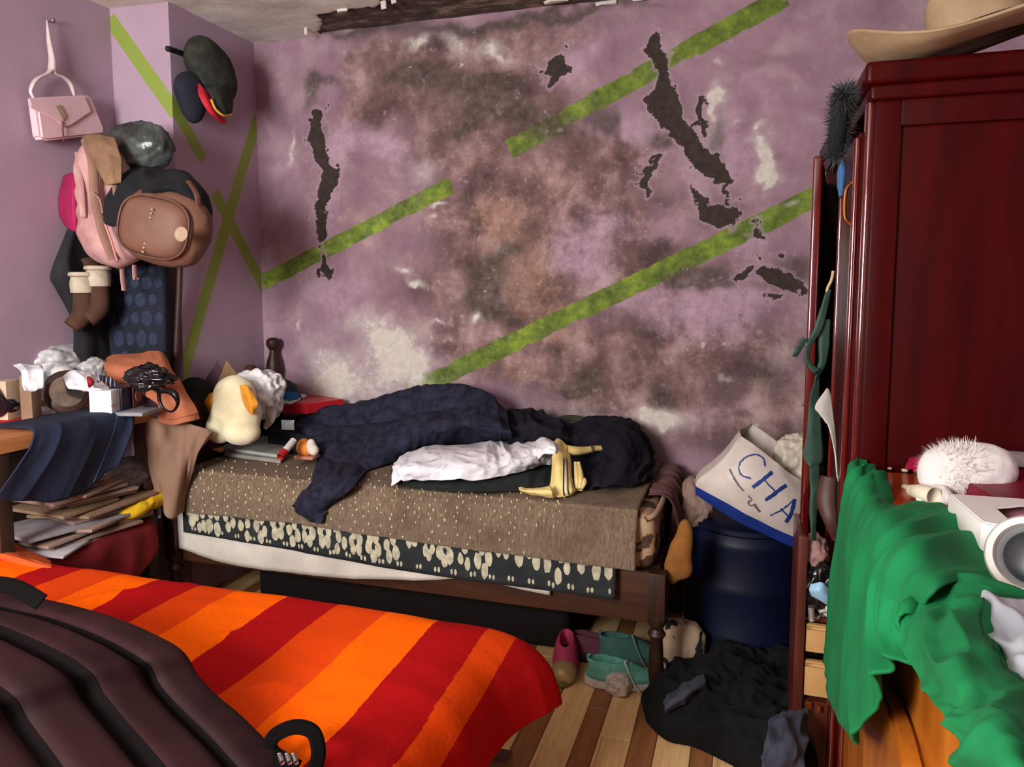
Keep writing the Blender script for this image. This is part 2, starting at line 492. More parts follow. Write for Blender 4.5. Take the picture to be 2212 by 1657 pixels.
    mould = blobs([(1440, 230, 60, 60, .6), (1500, 330, 60, 60, .45), (690, 320, 34, 130, .45), (1540, 460, 60, 50, .5), (1400, 390, 40, 50, .4), (1670, 610, 80, 40, .4), (880, 160, 70, 26, .6), (1060, 180, 90, 26, .8), (1080, 250, 80, 40, .5), (960, 300, 60, 30, .4), (1180, 290, 50, 40, .4), (1060, 620, 70, 70, .4), (900, 165, 60, 22, .9), (1060, 175, 80, 14, 1.0), (670, 185, 26, 22, 1.2), (715, 185, 40, 12, .8), (672, 210, 14, 30, .9),
                   (1010, 250, 60, 50, .6), (1110, 240, 70, 30, .6), (1000, 300, 30, 14, .6), (1190, 250, 30, 40, .5), (1290, 245, 40, 34, .8), (1330, 265, 24, 30, .9),
                   (1250, 290, 10, 8, .8), (1060, 590, 60, 40, .9), (1020, 640, 50, 34, .8), (1040, 680, 60, 26, .9), (1120, 545, 40, 14, .8), (1070, 565, 60, 8, .8),
                   (1150, 500, 40, 20, .5), (1260, 820, 40, 36, 1.0), (1240, 850, 30, 14, .9), (1290, 790, 40, 30, .6), (1440, 830, 40, 34, .9), (1470, 850, 60, 24, .6),
                   (1500, 610, 70, 20, 1.0), (1540, 590, 40, 22, .7), (1420, 440, 50, 16, .6), (1650, 820, 50, 30, .6), (1640, 805, 30, 10, .6), (1390, 700, 40, 20, .5),
                   (1340, 670, 60, 24, .5), (1650, 130, 90, 16, .4), (1350, 130, 50, 40, .35), (1540, 290, 20, 50, .6), (1420, 300, 20, 18, .8), (870, 820, 26, 12, .8), (895, 800, 14, 14, .7),
                   (1700, 600, 40, 40, .7), (1150, 900, 120, 30, .4), (1720, 950, 60, 40, .5), (1570, 440, 40, 10, .5), (1530, 620, 50, 14, .5), (690, 280, 30, 30, .3), (800, 58, 160, 16, 1.0), (1050, 48, 200, 16, 1.1), (1300, 30, 160, 14, .8), (950, 200, 200, 60, .35), (1100, 300, 140, 60, .3)])
    sand = blobs([(1200, 400, 90, 50, .5), (1100, 500, 90, 60, .8), (1060, 470, 60, 40, .7), (1160, 580, 60, 60, .7), (1190, 640, 60, 60, .7), (1110, 640, 40, 60, .7),
                  (1130, 800, 110, 40, .6), (1200, 720, 80, 50, .5), (1080, 520, 26, 12, .6), (790, 230, 50, 40, .3), (1300, 880, 100, 30, .4), (1010, 380, 18, 10, .8), (1090, 820, 30, 8, .5)])
    lav = blobs([(720, 310, 50, 40, .9), (700, 440, 60, 70, .7), (800, 300, 60, 30, .8), (840, 330, 50, 30, .6), (700, 620, 70, 60, .7), (760, 650, 60, 50, .5), (1250, 540, 80, 50, .8), (1300, 480, 60, 30, .6), (1240, 590, 60, 30, .6), (1350, 640, 90, 30, .8), (1450, 500, 60, 50, .6), (1340, 260, 80, 30, .8), (1420, 270, 60, 40, .6), (1600, 520, 80, 50, .7), (1600, 640, 90, 50, .7), (1480, 360, 90, 60, .6), (1560, 330, 60, 60, .5), (1230, 150, 60, 50, .5), (1300, 110, 80, 40, .5), (1480, 680, 90, 40, .5), (1600, 700, 120, 60, .5), (1620, 250, 100, 120, .25), (740, 110, 60, 30, .6), (760, 170, 40, 30, .4), (1560, 880, 60, 40, .4), (1360, 920, 90, 30, .4)])
    # green stripes (straight painted bands, broken by the plaster)
    stripe = np.full(Xg.shape, -1.0)
    for a, b, w in [((566, 610), (975, 400), 20), ((1104, 320), (1700, -10), 22), ((880, 850), (1775, 420), 22)]:
        W = wall_points([a, b]); d = W[1] - W[0]; L = np.linalg.norm(d); d /= L; nrm = np.array([-d[1], d[0]])
        Xs, Zs = Xg + 0.003 * wf, Zg + 0.003 * wf2
        al = (Xs - W[0][0]) * d[0] + (Zs - W[0][1]) * d[1]; ac = np.abs((Xs - W[0][0]) * nrm[0] + (Zs - W[0][1]) * nrm[1])
        s = np.minimum(w / 553.0 - ac, np.minimum(al + 0.004 - 0.012 * w1, L - al - 0.012 * w2))
        stripe = np.maximum(stripe, s)
    stripe = np.clip(stripe / 0.02, -1, 1)
    lost = blobs([(1240, 240, 40, 30, .4), (1330, 200, 30, 12, .3), (1110, 300, 20, 8, .5), (990, 800, 40, 10, .3), (1120, 730, 30, 8, .4), (1420, 600, 40, 8, .4), (1560, 520, 40, 8, .3), (680, 545, 40, 6, .3), (1205, 270, 14, 22, .9), (1185, 260, 10, 30, .5), (1450, 140, 30, 24, .6), (1470, 130, 20, 14, .5), (1370, 180, 10, 8, .6), (1610, 505, 20, 20, .3), (1700, 455, 40, 10, .5),
                  (1240, 690, 26, 26, .45), (950, 790, 16, 8, .6), (1180, 700, 26, 16, .3), (760, 520, 16, 10, .4), (840, 480, 40, 12, .35)])
    Y = 0.004 * np.clip(peel, 0, 1) + 0.0016 * fbm(P3 * 9, 3, 21) * np.clip(brown + mould, 0, 1.2) - 0.0015 * np.clip(white, 0, 1)
    Y += 0.002 * fbm(P3 * 2.2, 2, 5)
    V = np.stack([Xg, Y, Zg], -1).reshape(-1, 3)
    idx = np.arange(nx * nz).reshape(nx, nz)
    F = np.stack([idx[:-1, :-1], idx[1:, :-1], idx[1:, 1:], idx[:-1, 1:]], -1).reshape(-1, 4)
    m = bpy.data.materials.new('damp_lavender_plaster'); m.use_nodes = True; t = NT(m)
    v = t.coord('Object')
    n2 = t.noise(9, 6, 0.62, v); n3 = t.noise(34, 6, 0.68, v); n4 = t.noise(130, 4, 0.6, v)
    vert = t.noise(26, 5, 0.65, t.coord('Object', (1.6, 1.0, 0.5)))
    k = lambda n, a: t.math('MULTIPLY', t.math('SUBTRACT', n, 0.5), a)
    def soft(a, lo, hi, amps):
        s = t.attr(a)
        for n, w in amps: s = t.math('ADD', s, k(n, w))
        return t.step(s, lo, hi)
    big = t.noise(3.2, 6, 0.62, v); mid = t.noise(6.5, 7, 0.62, v, .3)
    c = t.ramp(mid, [(0.3, lin((130, 101, 117))), (0.52, lin((151, 122, 135))), (0.75, lin((174, 150, 160)))])
    tone = t.math('ADD', mid, t.math('ADD', k(big, 1.0), k(n3, .25)))
    c = t.mix(t.math('MULTIPLY', soft('brown', 0.0, 1.05, [(big, .8), (mid, 1.0), (n3, .25), (vert, .2)]), 0.92), c, t.ramp(tone, [(0.25, lin((64, 49, 45))), (0.45, lin((102, 79, 75))), (0.6, lin((136, 108, 105))), (0.8, lin((176, 150, 148)))]))
    c = t.mix(t.math('MULTIPLY', soft('sand', 0.10, 1.4, [(mid, 1.5), (n3, .8), (vert, .7)]), 0.55), c, t.ramp(n3, [(0.3, lin((128, 94, 72))), (0.7, lin((176, 140, 116)))]))
    c = t.mix(t.math('MULTIPLY', soft('lav', 0.15, 1.0, [(mid, 1.2), (n3, .4)]), 0.8), c, t.ramp(n3, [(0.3, lin((160, 130, 150))), (0.7, lin((186, 158, 172)))]))
    c = t.mix(t.math('MULTIPLY', t.step(t.math('ADD', n3, k(n4, .7)), .58, .74), t.math('MULTIPLY', t.step(t.attr('brown'), .1, .9), .28)), c, lin((186, 162, 162)))
    c = t.mix(t.math('MULTIPLY', t.step(t.math('ADD', vert, k(n4, .8)), .60, .74), t.math('MULTIPLY', t.step(t.attr('brown'), .1, .8), .5)), c, lin((80, 66, 58)))
    st = t.step(t.math('ADD', t.math('SUBTRACT', t.attr('stripe'), t.attr('lost')), k(n3, 0.8)), -0.14, 0.14)
    c = t.mix(st, c, t.ramp(t.math('ADD', n2, k(n3, 0.5)), [(0.32, lin((68, 84, 34))), (0.50, lin((98, 116, 46))), (0.66, lin((128, 150, 54))), (0.8, lin((160, 184, 84)))]))
    c = t.mix(t.math('MULTIPLY', soft('mould', 0.05, 1.05, [(mid, 1.1), (n3, .45), (vert, 0.3)]), 0.85), c, t.ramp(n3, [(0.3, lin((50, 42, 38))), (0.7, lin((92, 79, 72)))]))
    c = t.mix(t.math('MULTIPLY', soft('white', 0.0, 0.9, [(mid, .9), (n3, .5)]), 0.6), c, lin((192, 182, 178)))
    c = t.mix(t.math('MULTIPLY', soft('white', 0.62, 1.05, [(n3, 1.3), (mid, 1.1)]), 0.7), c, t.ramp(n3, [(0.3, lin((186, 178, 166))), (0.7, lin((224, 218, 206)))]))
    chip = t.step(t.noise(42, 5, .55, t.coord('Object', (1.0, 1.0, .7)), .8), .665, .69)
    c = t.mix(t.math('MULTIPLY', t.math('MULTIPLY', chip, t.step(mid, .45, .6)), t.math('MULTIPLY', t.step(t.attr('brown'), .15, .8), .6)), c, lin((206, 194, 190)))
    dchip = t.step(t.noise(30, 6, .6, t.coord('Object', (1.0, 1.0, .6)), .6), .66, .69)
    c = t.mix(t.math('MULTIPLY', t.math('MULTIPLY', dchip, t.step(big, .45, .6)), t.math('MULTIPLY', t.step(t.attr('brown'), .1, .7), .75)), c, lin((70, 58, 50)))
    speck = t.math('GREATER_THAN', t.math('ADD', n3, k(n4, 0.5)), 0.735)
    c = t.mix(t.math('MULTIPLY', speck, t.step(t.attr('brown'), 0.2, 0.9)), c, lin((70, 60, 54)))
    pe = t.step(t.math('ADD', t.attr('peel'), t.math('ADD', k(n3, 2.0), k(n4, 0.6))), -0.05, 0.07)
    edge = t.step(t.math('ADD', t.attr('peel'), k(n3, 1.6)), -0.9, -0.1)
    c = t.mix(t.math('MULTIPLY', edge, 0.45), c, lin((172, 146, 160)))
    c = t.mix(pe, c, t.ramp(n3, [(0.3, lin((44, 36, 32))), (0.7, lin((66, 56, 50)))]))
    t.link(c, t.b.inputs['Base Color']); t.b.inputs['Roughness'].default_value = 0.85
    t.b.inputs['Specular IOR Level'].default_value = 0.2
    t.bump(t.math('ADD', t.math('ADD', n3, t.math('MULTIPLY', n4, 0.4)), t.math('MULTIPLY', pe, -0.8)), 0.35, 0.006)
    o = mesh('wall_back', V, F, m, kind='structure', label='lavender wall with peeling paint, brown damp stains and green stripes')
    for nm, A in (('peel', peel), ('white', white), ('brown', brown), ('mould', mould), ('sand', sand), ('lav', lav), ('stripe', stripe), ('lost', lost)):
        a = o.data.attributes.new(nm, 'FLOAT', 'POINT'); a.data.foreach_set('value', A.astype(np.float32).ravel())
    return o
build_back_wall()

def plane_wall(name, A, B, z0, z1, stripes, label, thick=0.1, nx=90, nz=160, base=LAV):
    """vertical wall sheet from A to B (x, y) with green bands: stripes = [(pixel a, pixel b, half width m)] measured on its plane"""
    A = np.array(A, float); B = np.array(B, float); L = np.linalg.norm(B - A); d = (B - A) / L
    s = np.linspace(0, L, nx); z = np.linspace(z0, z1, nz); S, Zg = np.meshgrid(s, z, indexing='ij')
    f = np.full(S.shape, -1.0)
    for a, b, w in stripes:
        Q = []
        for p in (a, b):
            q = aty(*p, A[1]) if abs(d[1]) < 1e-6 else atx(*p, A[0])
            Q.append(np.array([(q[:2] - A) @ d, q[2]]))
        dd = Q[1] - Q[0]; l = np.linalg.norm(dd); dd /= l
        al = (S - Q[0][0]) * dd[0] + (Zg - Q[0][1]) * dd[1]; ac = np.abs(-(S - Q[0][0]) * dd[1] + (Zg - Q[0][1]) * dd[0])
        f = np.maximum(f, np.minimum(w - ac, np.minimum(al, l - al)))
    f = np.clip(f / 0.02, -1, 1)
    V = np.stack([A[0] + S * d[0], A[1] + S * d[1], Zg], -1).reshape(-1, 3)
    idx = np.arange(nx * nz).reshape(nx, nz)
    F = np.stack([idx[:-1, :-1], idx[1:, :-1], idx[1:, 1:], idx[:-1, 1:]], -1).reshape(-1, 4)
    o = mesh(name, V, F, PAINT, kind='structure', label=label)
    a = o.data.attributes.new('stripe', 'FLOAT', 'POINT'); a.data.foreach_set('value', f.astype(np.float32).ravel())
    return o
PAINT = paint_material('lavender_paint')
plane_wall('wall_left_pillar', (0, YP), (0, 0.02), -.02, ZC + .02, [((366, 215), (440, 345), 0.028), ((556, 255), (390, 825), 0.030), ((463, 415), (572, 625), 0.030)],
           'lavender side of the wall pillar with crossing green stripes')
plane_wall('wall_left_return', (XL - .02, YP), (0, YP), -.02, ZC + .02, [((236, 40), (380, 245), 0.03)], 'narrow lavender pillar face with one green stripe')
plane_wall('wall_left', (XL, YN - .02), (XL, YP + .02), -.02, ZC + .02, [], 'plain lavender side wall beside the handbag')
plane_wall('wall_right', (XR, 0), (XR, YN), -.02, ZC + .02, [], 'plain lavender wall behind the wardrobe')
# near wall with the window that lights the room
WX0, WX1, WZ0, WZ1 = 0.26, 1.18, 1.16, 2.20
parts = []
for (a, b, z0, z1) in ((XL, WX0, 0, ZC), (WX1, XR, 0, ZC), (WX0, WX1, 0, WZ0), (WX0, WX1, WZ1, ZC)):
    parts.append(([(a, YN, z0), (b, YN, z0), (b, YN, z1), (a, YN, z1), (a, YN - .12, z0), (b, YN - .12, z0), (b, YN - .12, z1), (a, YN - .12, z1)],
                  [(3, 2, 1, 0), (4, 5, 6, 7), (0, 1, 5, 4), (1, 2, 6, 5), (2, 3, 7, 6), (3, 0, 4, 7)]))
v_, f_ = join_meshes(parts)
mesh('wall_near', v_, f_, paint_material('lavender_paint_plain', stripe_field=False), smooth=False, kind='structure', label='plain lavender wall with the window')
wfr = empty('window_1', ((WX0 + WX1) / 2, YN - 0.06, WZ0), kind='structure', label='white framed window in the near wall')
wm = mat('window_frame_white', (225, 222, 216), 0.4)
for (c, s) in (((WX0 + .02, WZ0 / 2 + WZ1 / 2), (.04, WZ1 - WZ0)), ((WX1 - .02, WZ0 / 2 + WZ1 / 2), (.04, WZ1 - WZ0)), (((WX0 + WX1) / 2, WZ0 + .02), (WX1 - WX0, .04)),
               (((WX0 + WX1) / 2, WZ1 - .02), (WX1 - WX0, .04)), (((WX0 + WX1) / 2, WZ0 / 2 + WZ1 / 2), (.05, WZ1 - WZ0))):
    box('window_frame', (c[0], YN - 0.07, c[1]), (s[0], 0.05, s[1]), wm, parent=wfr)

# ---- ceiling with the broken, blackened strip along the back wall
def build_ceiling():
    nx, ny = 300, 220
    xs = np.linspace(XL - .02, XR + .02, nx); t = np.linspace(0, 1, ny); ys = .02 + (YN - .02) * t ** 2.2
    Xg, Yg = np.meshgrid(xs, ys, indexing='ij'); P3 = np.stack([Xg, Yg, 0 * Xg], -1)
    w = fbm(P3 * 7, 4, 31); wf = fbm(P3 * 30, 4, 33)
    back = np.interp(Xg, [0.0, .30, .36, .45, .55, .8, 1.1, 1.4, 1.7, 1.85, 1.9, 3.2], [-.3, -.3, .03, .18, .26, .27, .24, .20, .14, .06, -.3, -.3])
    fld = np.clip((back + 0.075 * w + 0.02 * wf + Yg) / 0.02, -1, 1)
    Z = ZC + 0.012 * np.clip(fld, 0, 1) + 0.003 * w
    V = np.stack([Xg, Yg, Z], -1).reshape(-1, 3); idx = np.arange(nx * ny).reshape(nx, ny)
    F = np.stack([idx[:-1, :-1], idx[1:, :-1], idx[1:, 1:], idx[:-1, 1:]], -1).reshape(-1, 4)
    m = bpy.data.materials.new('old_ceiling_paint'); m.use_nodes = True; t = NT(m); v = t.coord('Object')
    n = t.noise(5, 6, .6, v); n3 = t.noise(30, 6, .65, v); sx = t.noise(9, 6, .65, t.coord('Object', (.8, 1.6, 1)))
    c = t.ramp(n, [(.3, lin((206, 200, 190))), (.7, lin((224, 219, 211)))])
    pe = t.step(t.math('ADD', t.attr('peel'), t.math('MULTIPLY', t.math('SUBTRACT', n3, .5), .8)), -.05, .08)
    c = t.mix(pe, c, t.ramp(sx, [(.3, lin((46, 37, 31))), (.5, lin((82, 67, 58))), (.62, lin((140, 124, 112))), (.75, lin((176, 166, 154)))]))
    t.link(c, t.b.inputs['Base Color']); t.b.inputs['Roughness'].default_value = .9
    t.bump(n3, .3, .006)
    o = mesh('ceiling', V, F, m, kind='structure', label='off-white ceiling with a blackened broken strip')
    a = o.data.attributes.new('peel', 'FLOAT', 'POINT'); a.data.foreach_set('value', fld.astype(np.float32).ravel())
    fm = mat('ceiling_flake_white', (226, 220, 208), .8)
    rnd = random.Random(3)
    for k, (x, y, r, d) in enumerate([(828, 6, .016, .03), (660, 62, .009, .03), (1310, 8, .05, .012), (1455, 12, .03, .014), (1200, 4, .05, .008), (740, 22, .03, .012), (1390, 10, .04, .010), (850, 2, .012, .015)]):
        p = atz(x, y, ZC - .004)
        ph = [rnd.uniform(.6, 1.1) for _ in range(9)]
        top = [(p[0] + r * q * math.cos(a), min(p[1] + .35 * r * q * math.sin(a), -.004), ZC + .003) for q, a in zip(ph, np.linspace(0, 2 * PI, 10)[:-1])]
        bot = [(a[0] * .9 + p[0] * .1 + .004, min(a[1], -.004) - .004, ZC - d * (.5 + .5 * q)) for a, q in zip(top, ph)]
        fs = [list(range(9)), list(range(9, 18))[::-1]] + [(i, (i + 1) % 9, 9 + (i + 1) % 9, 9 + i)[::-1] for i in range(9)]
        mesh('paint_flake', top + bot, fs, fm, parent=o, smooth=False)
build_ceiling()

# ---- floor: planks alternately pale and brown, running towards the back wall
def build_floor():
    dark = mat('floor_joint_dark', (70, 48, 30), .8)
    fl = mesh('floor', [(XL, YN, -.03), (XR, YN, -.03), (XR, .03, -.03), (XL, .03, -.03), (XL, YN, -.006), (XR, YN, -.006), (XR, .03, -.006), (XL, .03, -.006)],
              [(0, 3, 2, 1), (4, 5, 6, 7), (0, 1, 5, 4), (1, 2, 6, 5), (2, 3, 7, 6), (3, 0, 4, 7)], dark, smooth=False, kind='structure', label='floor of pale and brown wooden planks')
    def wood(name, a, b, line):
        m = bpy.data.materials.new(name); m.use_nodes = True; t = NT(m)
        v = t.coord('Object', (1.0, .07, 1)); g = t.noise(90, 6, .6, v, .6)
        big = t.noise(26, 3, .5, v, .4)
        c = t.ramp(g, [(.3, lin(a)), (.7, lin(b))])
        c = t.mix(t.math('MULTIPLY', t.step(big, .60, .66), .55), c, lin(line))
        t.link(c, t.b.inputs['Base Color']); t.b.inputs['Roughness'].default_value = .42
        t.b.inputs['Specular IOR Level'].default_value = .35
        t.bump(g, .08, .002)
        return m
    pale = wood('plank_pale', (208, 164, 108), (232, 194, 140), (172, 124, 76)); brown = wood('plank_brown', (132, 84, 50), (158, 106, 66), (104, 64, 38))
    rnd = random.Random(8); x = XL; k = 0; rest = {0: [], 1: []}
    def plank(x0, x1, y0, y1):
        g = .0009; b = .0015
        v = [(x0 + g, y0 + g, -.006), (x1 - g, y0 + g, -.006), (x1 - g, y1 - g, -.006), (x0 + g, y1 - g, -.006),
             (x0 + g, y0 + g, -b), (x1 - g, y0 + g, -b), (x1 - g, y1 - g, -b), (x0 + g, y1 - g, -b),
             (x0 + g + b, y0 + g + b, 0), (x1 - g - b, y0 + g + b, 0), (x1 - g - b, y1 - g - b, 0), (x0 + g + b, y1 - g - b, 0)]
        f = [(0, 1, 5, 4), (1, 2, 6, 5), (2, 3, 7, 6), (3, 0, 4, 7), (4, 5, 9, 8), (5, 6, 10, 9), (6, 7, 11, 10), (7, 4, 8, 11), (8, 9, 10, 11)]
        return v, f
    wid = [.098, .060, .092, .070]
    x = XL
    while x < XR - .001:
        w = wid[k % 4] if k % 2 == 0 else wid[k % 4]
        x1 = min(XR, x + w); y = 0.0
        while y > YN + .001:
            ln = rnd.uniform(.45, .8) if k % 2 == 0 else rnd.uniform(.6, 1.1)
            if y == 0: ln *= rnd.uniform(.5, 1)
            y1 = max(YN, y - ln)
            v, f = plank(x, x1, y1, y)
            if x1 > 1.35 and x < 2.95 and y > -2.2: mesh('plank', v, f, pale if k % 2 == 0 else brown, parent=fl, smooth=False)
            else: rest[k % 2].append((v, f))
            y = y1
        x = x1; k += 1
    for q, mm in ((0, pale), (1, brown)):
        v, f = join_meshes(rest[q]); mesh('planks_farther', v, f, mm, parent=fl, smooth=False, kind='stuff')
build_floor()
# ================================================================== helpers for cloth and plush
def mpp(p): return float((np.asarray(p) - CAM) @ _F) / FPX
def folds(amp, fu, fv, seed=0, fine=0.0, edge=None, power=1.0):
    def f(u, v, G):
        P = np.stack([u * fu + 0 * v, v * fv + 0 * u, 0 * u * v + seed * 3.1], -1)
        w = vnoise(P * 0.7 + 5, seed + 3)
        P2 = P + np.stack([w * .5, w * .3, 0 * w], -1)
        h = amp * (1 - 2 * np.abs(vnoise(P2, seed))) ** 1.0 + amp * .5 * vnoise(P2 * 2.1, seed + 1)
        if fine: h = h + fine * vnoise(P * 6, seed + 2)
        if edge is not None: h = h * edge(u, v)
        return h
    return f
def radial(name, c, prims, m, k=0.03, sub=5, amp=0.0, scale=8.0, seed=0, ridge=0.0, rscale=10.0, rot=(0, 0, 0), floor=None, **kw):
    """one continuous skin over several smoothly joined ellipsoids (centre offset, radii), star-shaped about c"""
    d, f = ico(sub); R = rotm(*rot)
    pr = [(np.array(o, float), np.array(r, float)) for o, r in prims]
    rmax = max(np.linalg.norm(o) + r.max() for o, r in pr) * 1.15
    def sdf(p):
        s = None
        for o, r in pr:
            q = (np.linalg.norm((p - o) / r, axis=-1) - 1) * r.min()
            if s is None: s = q
            else:
                h = np.clip(.5 + .5 * (s - q) / k, 0, 1); s = s * (1 - h) + q * h - k * h * (1 - h)
        return s
    ts = np.linspace(0.002, rmax, 70)
    S = np.stack([sdf(d * t) for t in ts], -1)
    inside = S < 0
    last = np.where(inside.any(1), inside.shape[1] - 1 - np.argmax(inside[:, ::-1], 1), 0)
    lo = ts[last]; hi = ts[np.minimum(last + 1, len(ts) - 1)]
    for _ in range(12):
        mid = (lo + hi) / 2; ins = sdf(d * mid[:, None]) < 0
        lo = np.where(ins, mid, lo); hi = np.where(ins, hi, mid)
    p = d * lo[:, None]
    if amp or ridge:
        p = p + d * (amp * fbm(p * scale + seed, 4, seed) + ridge * ridged(p * rscale + seed, 3, seed + 3))[:, None]
    p = p @ R.T + np.array(c, float)
    if floor is not None: p[:, 2] = np.maximum(p[:, 2], floor)
    return mesh(name, p, f, m, **kw)
def net(rows):
    """rows of (px, py, plane, value): a control net measured on planes 'x','y','z'"""
    f = {'x': atx, 'y': aty, 'z': atz}
    return [[f[q[2]](q[0], q[1], q[3]) for q in r] for r in rows]

# ================================================================== the day bed against the back wall
BX0, BX1, BY0, BY1 = 0.10, 1.92, -0.72, -0.03
wood_dk = mat('dark_turned_wood', (52, 28, 18), .45, (34, 18, 12), 6, stretch=(6, 6, .7), bump=.1, spec=.4)
wood_rail = mat('brown_bed_rail_wood', (72, 40, 22), .55, (50, 26, 15), 5, stretch=(.6, 5, 5), bump=.1)
bed = empty('wooden_bed', ((BX0 + BX1) / 2, (BY0 + BY1) / 2, 0), 'dark wooden bed with turned legs along the peeling wall', 'bed')
box('side_rail', ((BX0 + BX1) / 2, BY0 + .034, .328), (BX1 - BX0 - .02, .028, .165), wood_rail, parent=bed)
box('side_rail', ((BX0 + BX1) / 2, BY1 - .012, .328), (BX1 - BX0 - .02, .028, .165), wood_rail, parent=bed)
box('end_rail', (BX1 - .005, (BY0 + BY1) / 2, .33), (.028, BY1 - BY0 - .04, .16), wood_rail, parent=bed)
for k in range(9):
    box('slat', (BX0 + .12 + k * .198, (BY0 + BY1) / 2, .398), (.07, BY1 - BY0 - .06, .016), wood_rail, parent=bed, bevel=.002)
leg_prof = [(.018, 0), (.024, .012), (.026, .04), (.016, .055), (.022, .07), (.024, .10), (.022, .16), (.019, .205), (.029, .222), (.019, .24), (.030, .262), (.028, .285)]
for lx, ly in ((BX1 + .008, BY0 + .005), (BX1 + .008, BY1 - .01), (BX0 - .012, BY0 + .005), (BX0 - .012, BY1 - .02)):
    lg = lathe('leg', leg_prof, (lx, ly, 0), wood_dk, parent=bed)
    top = .425 if lx > 1 else (.60 if ly < -.4 else .88)
    box('post_block', (lx, ly, .28 + (top - .29) / 2), (.052, .052, top - .275), wood_dk, parent=lg)
for ly in (BY1 - .02,):
    p = aty(577, 800, ly)
    lathe('finial', [(.022, .86), (.03, .885), (.036, .92), (.030, .96), (.019, .99), (.016, 1.01), (.024, 1.02), (.031, 1.035), (.030, 1.055), (.018, 1.066), (.004, 1.068)], (BX0 - .012, ly, 0), wood_dk, parent=bed)
box('headboard', (BX0 - .012, (BY0 + BY1) / 2 - .01, .72), (.024, BY1 - BY0 - .05, .26), wood_dk, parent=bed)

# mattress in a cream ticking with brown flowers
def mattress_mat():
    m = bpy.data.materials.new('floral_ticking'); m.use_nodes = True; t = NT(m); v = t.coord('Object')
    vo = t.node('ShaderNodeTexVoronoi'); vo.inputs['Scale'].default_value = 13; t.link(v, vo.inputs['Vector'])
    s = t.step(t.math('ADD', vo.outputs['Distance'], t.math('MULTIPLY', t.math('SUBTRACT', t.noise(40, 4, .6, v), .5), .5)), .52, .44)
    c = t.mix(s, t.ramp(t.noise(6, 4, .6, v), [(.3, lin((150, 118, 92))), (.7, lin((178, 146, 116)))]), lin((66, 44, 32)))
    t.link(c, t.b.inputs['Base Color']); t.b.inputs['Roughness'].default_value = .8
    return m
box('mattress', ((BX0 + BX1) / 2 + .005, (BY0 + BY1) / 2 + .002, .503), (BX1 - BX0 - .02, BY1 - BY0 - .03, .178), mattress_mat(), bevel=.045, seg=5,
    label='cream mattress with brown flower patches on the wooden bed', cat='mattress')
tube('piping', [(1.885, -.70, .578), (1.915, -.66, .592), (1.920, -.45, .594), (1.920, -.2, .594), (1.915, -.06, .592)], .009, mat('dirty_piping', (170, 140, 116), .7), sides=8, parent=bpy.data.objects['mattress'])

def front_drape(name, m, x0, x1, yt, out, zbot, ztop, seed, amp, thick, nu=150, nv=60, n=12, yback=-.35, **kw):
    rows = []
    for i in range(n):
        x = x0 + (x1 - x0) * i / (n - 1); zb = zbot(x)
        rows.append([(x, yback, ztop), (x, (yback + yt) / 2, ztop + .001), (x, yt + .055, ztop), (x, yt + .012, ztop - .014), (x, yt - out * .6, ztop - .055), (x, yt - out, (ztop + zb) / 2 - .01), (x, yt - out, zb)])
    lowf = lambda u, v: np.clip((v - .45) / .4, 0.12, 1)
    return Surf(rows, nu, nv, folds(amp, 11, 1.2, seed, edge=lowf), face=(1, -5, 3)), name, m, thick, kw
def finish(t, **extra):
    s, name, m, thick, kw = t; kw.update(extra)
    return s, s.build(name, m, thick, **kw)
def zline(pts, y):
    Q = np.array([[aty(a, b, y)[0], aty(a, b, y)[2]] for a, b in pts]); return lambda x: float(np.interp(x, Q[:, 0], Q[:, 1]))
white_sheet = mat('white_sheet_cotton', (214, 206, 194), .85, (186, 178, 168), 5, bump=.15, bscale=30)
finish(front_drape('white_sheet', white_sheet, .115, 1.585, -.705, .018, zline([(385, 1185), (500, 1222), (740, 1250), (950, 1254), (1010, 1246), (1205, 1291)], -.725), .600, 4, .006, .004,
       label='white crumpled sheet hanging lowest along the wooden bed', cat='sheet'))
black_floral = mat('black_floral_ground', (38, 42, 44), .85, (24, 26, 30), 9, bump=.12)
fs, fo = finish(front_drape('floral_bedspread', black_floral, .155, 1.80, -.712, .021, zline([(405, 1150), (510, 1168), (900, 1238), (1200, 1278), (1328, 1296)], -.735), .604, 7, .005, .004,
       label='black bedspread printed with cream flowers under the brown blanket', cat='bedspread'))
petal = mat('cream_flower_print', (196, 188, 158), .85, (150, 146, 128), 40)
rnd = random.Random(5); polys = []
def uvflower(u, v, r, k, ph, asp):
    for q in range(k):
        a = ph + 2 * PI * q / k + rnd.uniform(-.2, .2); rr = r * rnd.uniform(.62, .75)
        cu, cv = u + rr * math.cos(a), v + rr * asp * math.sin(a)
        polys.append([(cu + rr * rnd.uniform(.6, .78) * math.cos(b), cv + asp * rr * rnd.uniform(.6, .78) * math.sin(b)) for b in np.linspace(0, 2 * PI, 13)[:-1]])
x = .012
while x < .99:
    row = rnd.random()
    uvflower(x, .90 + rnd.uniform(-.03, .03) - .10 * (x > .5) * rnd.random(), .0165 * rnd.uniform(.8, 1.2), rnd.choice([3, 4, 5]), rnd.uniform(0, 6), 4.4)
    if x > .35: uvflower(x + rnd.uniform(-.01, .01), .72 + rnd.uniform(-.04, .04), .0145 * rnd.uniform(.7, 1.2), rnd.choice([2, 3, 4]), rnd.uniform(0, 6), 4.4)
    uvflower(x + .021, .80 + rnd.uniform(-.06, .06), .007, 1, 0, 4.4)
    uvflower(x + .018, .97, .006, 2, 0, 4.2)
    x += rnd.uniform(.036, .044)
polys = [p for p in polys if max(q[1] for q in p) < .998 and min(q[0] for q in p) > .002 and max(q[0] for q in p) < .998]
fs.decal('flower_print', polys, petal, .0012, parent=fo, kind='stuff')

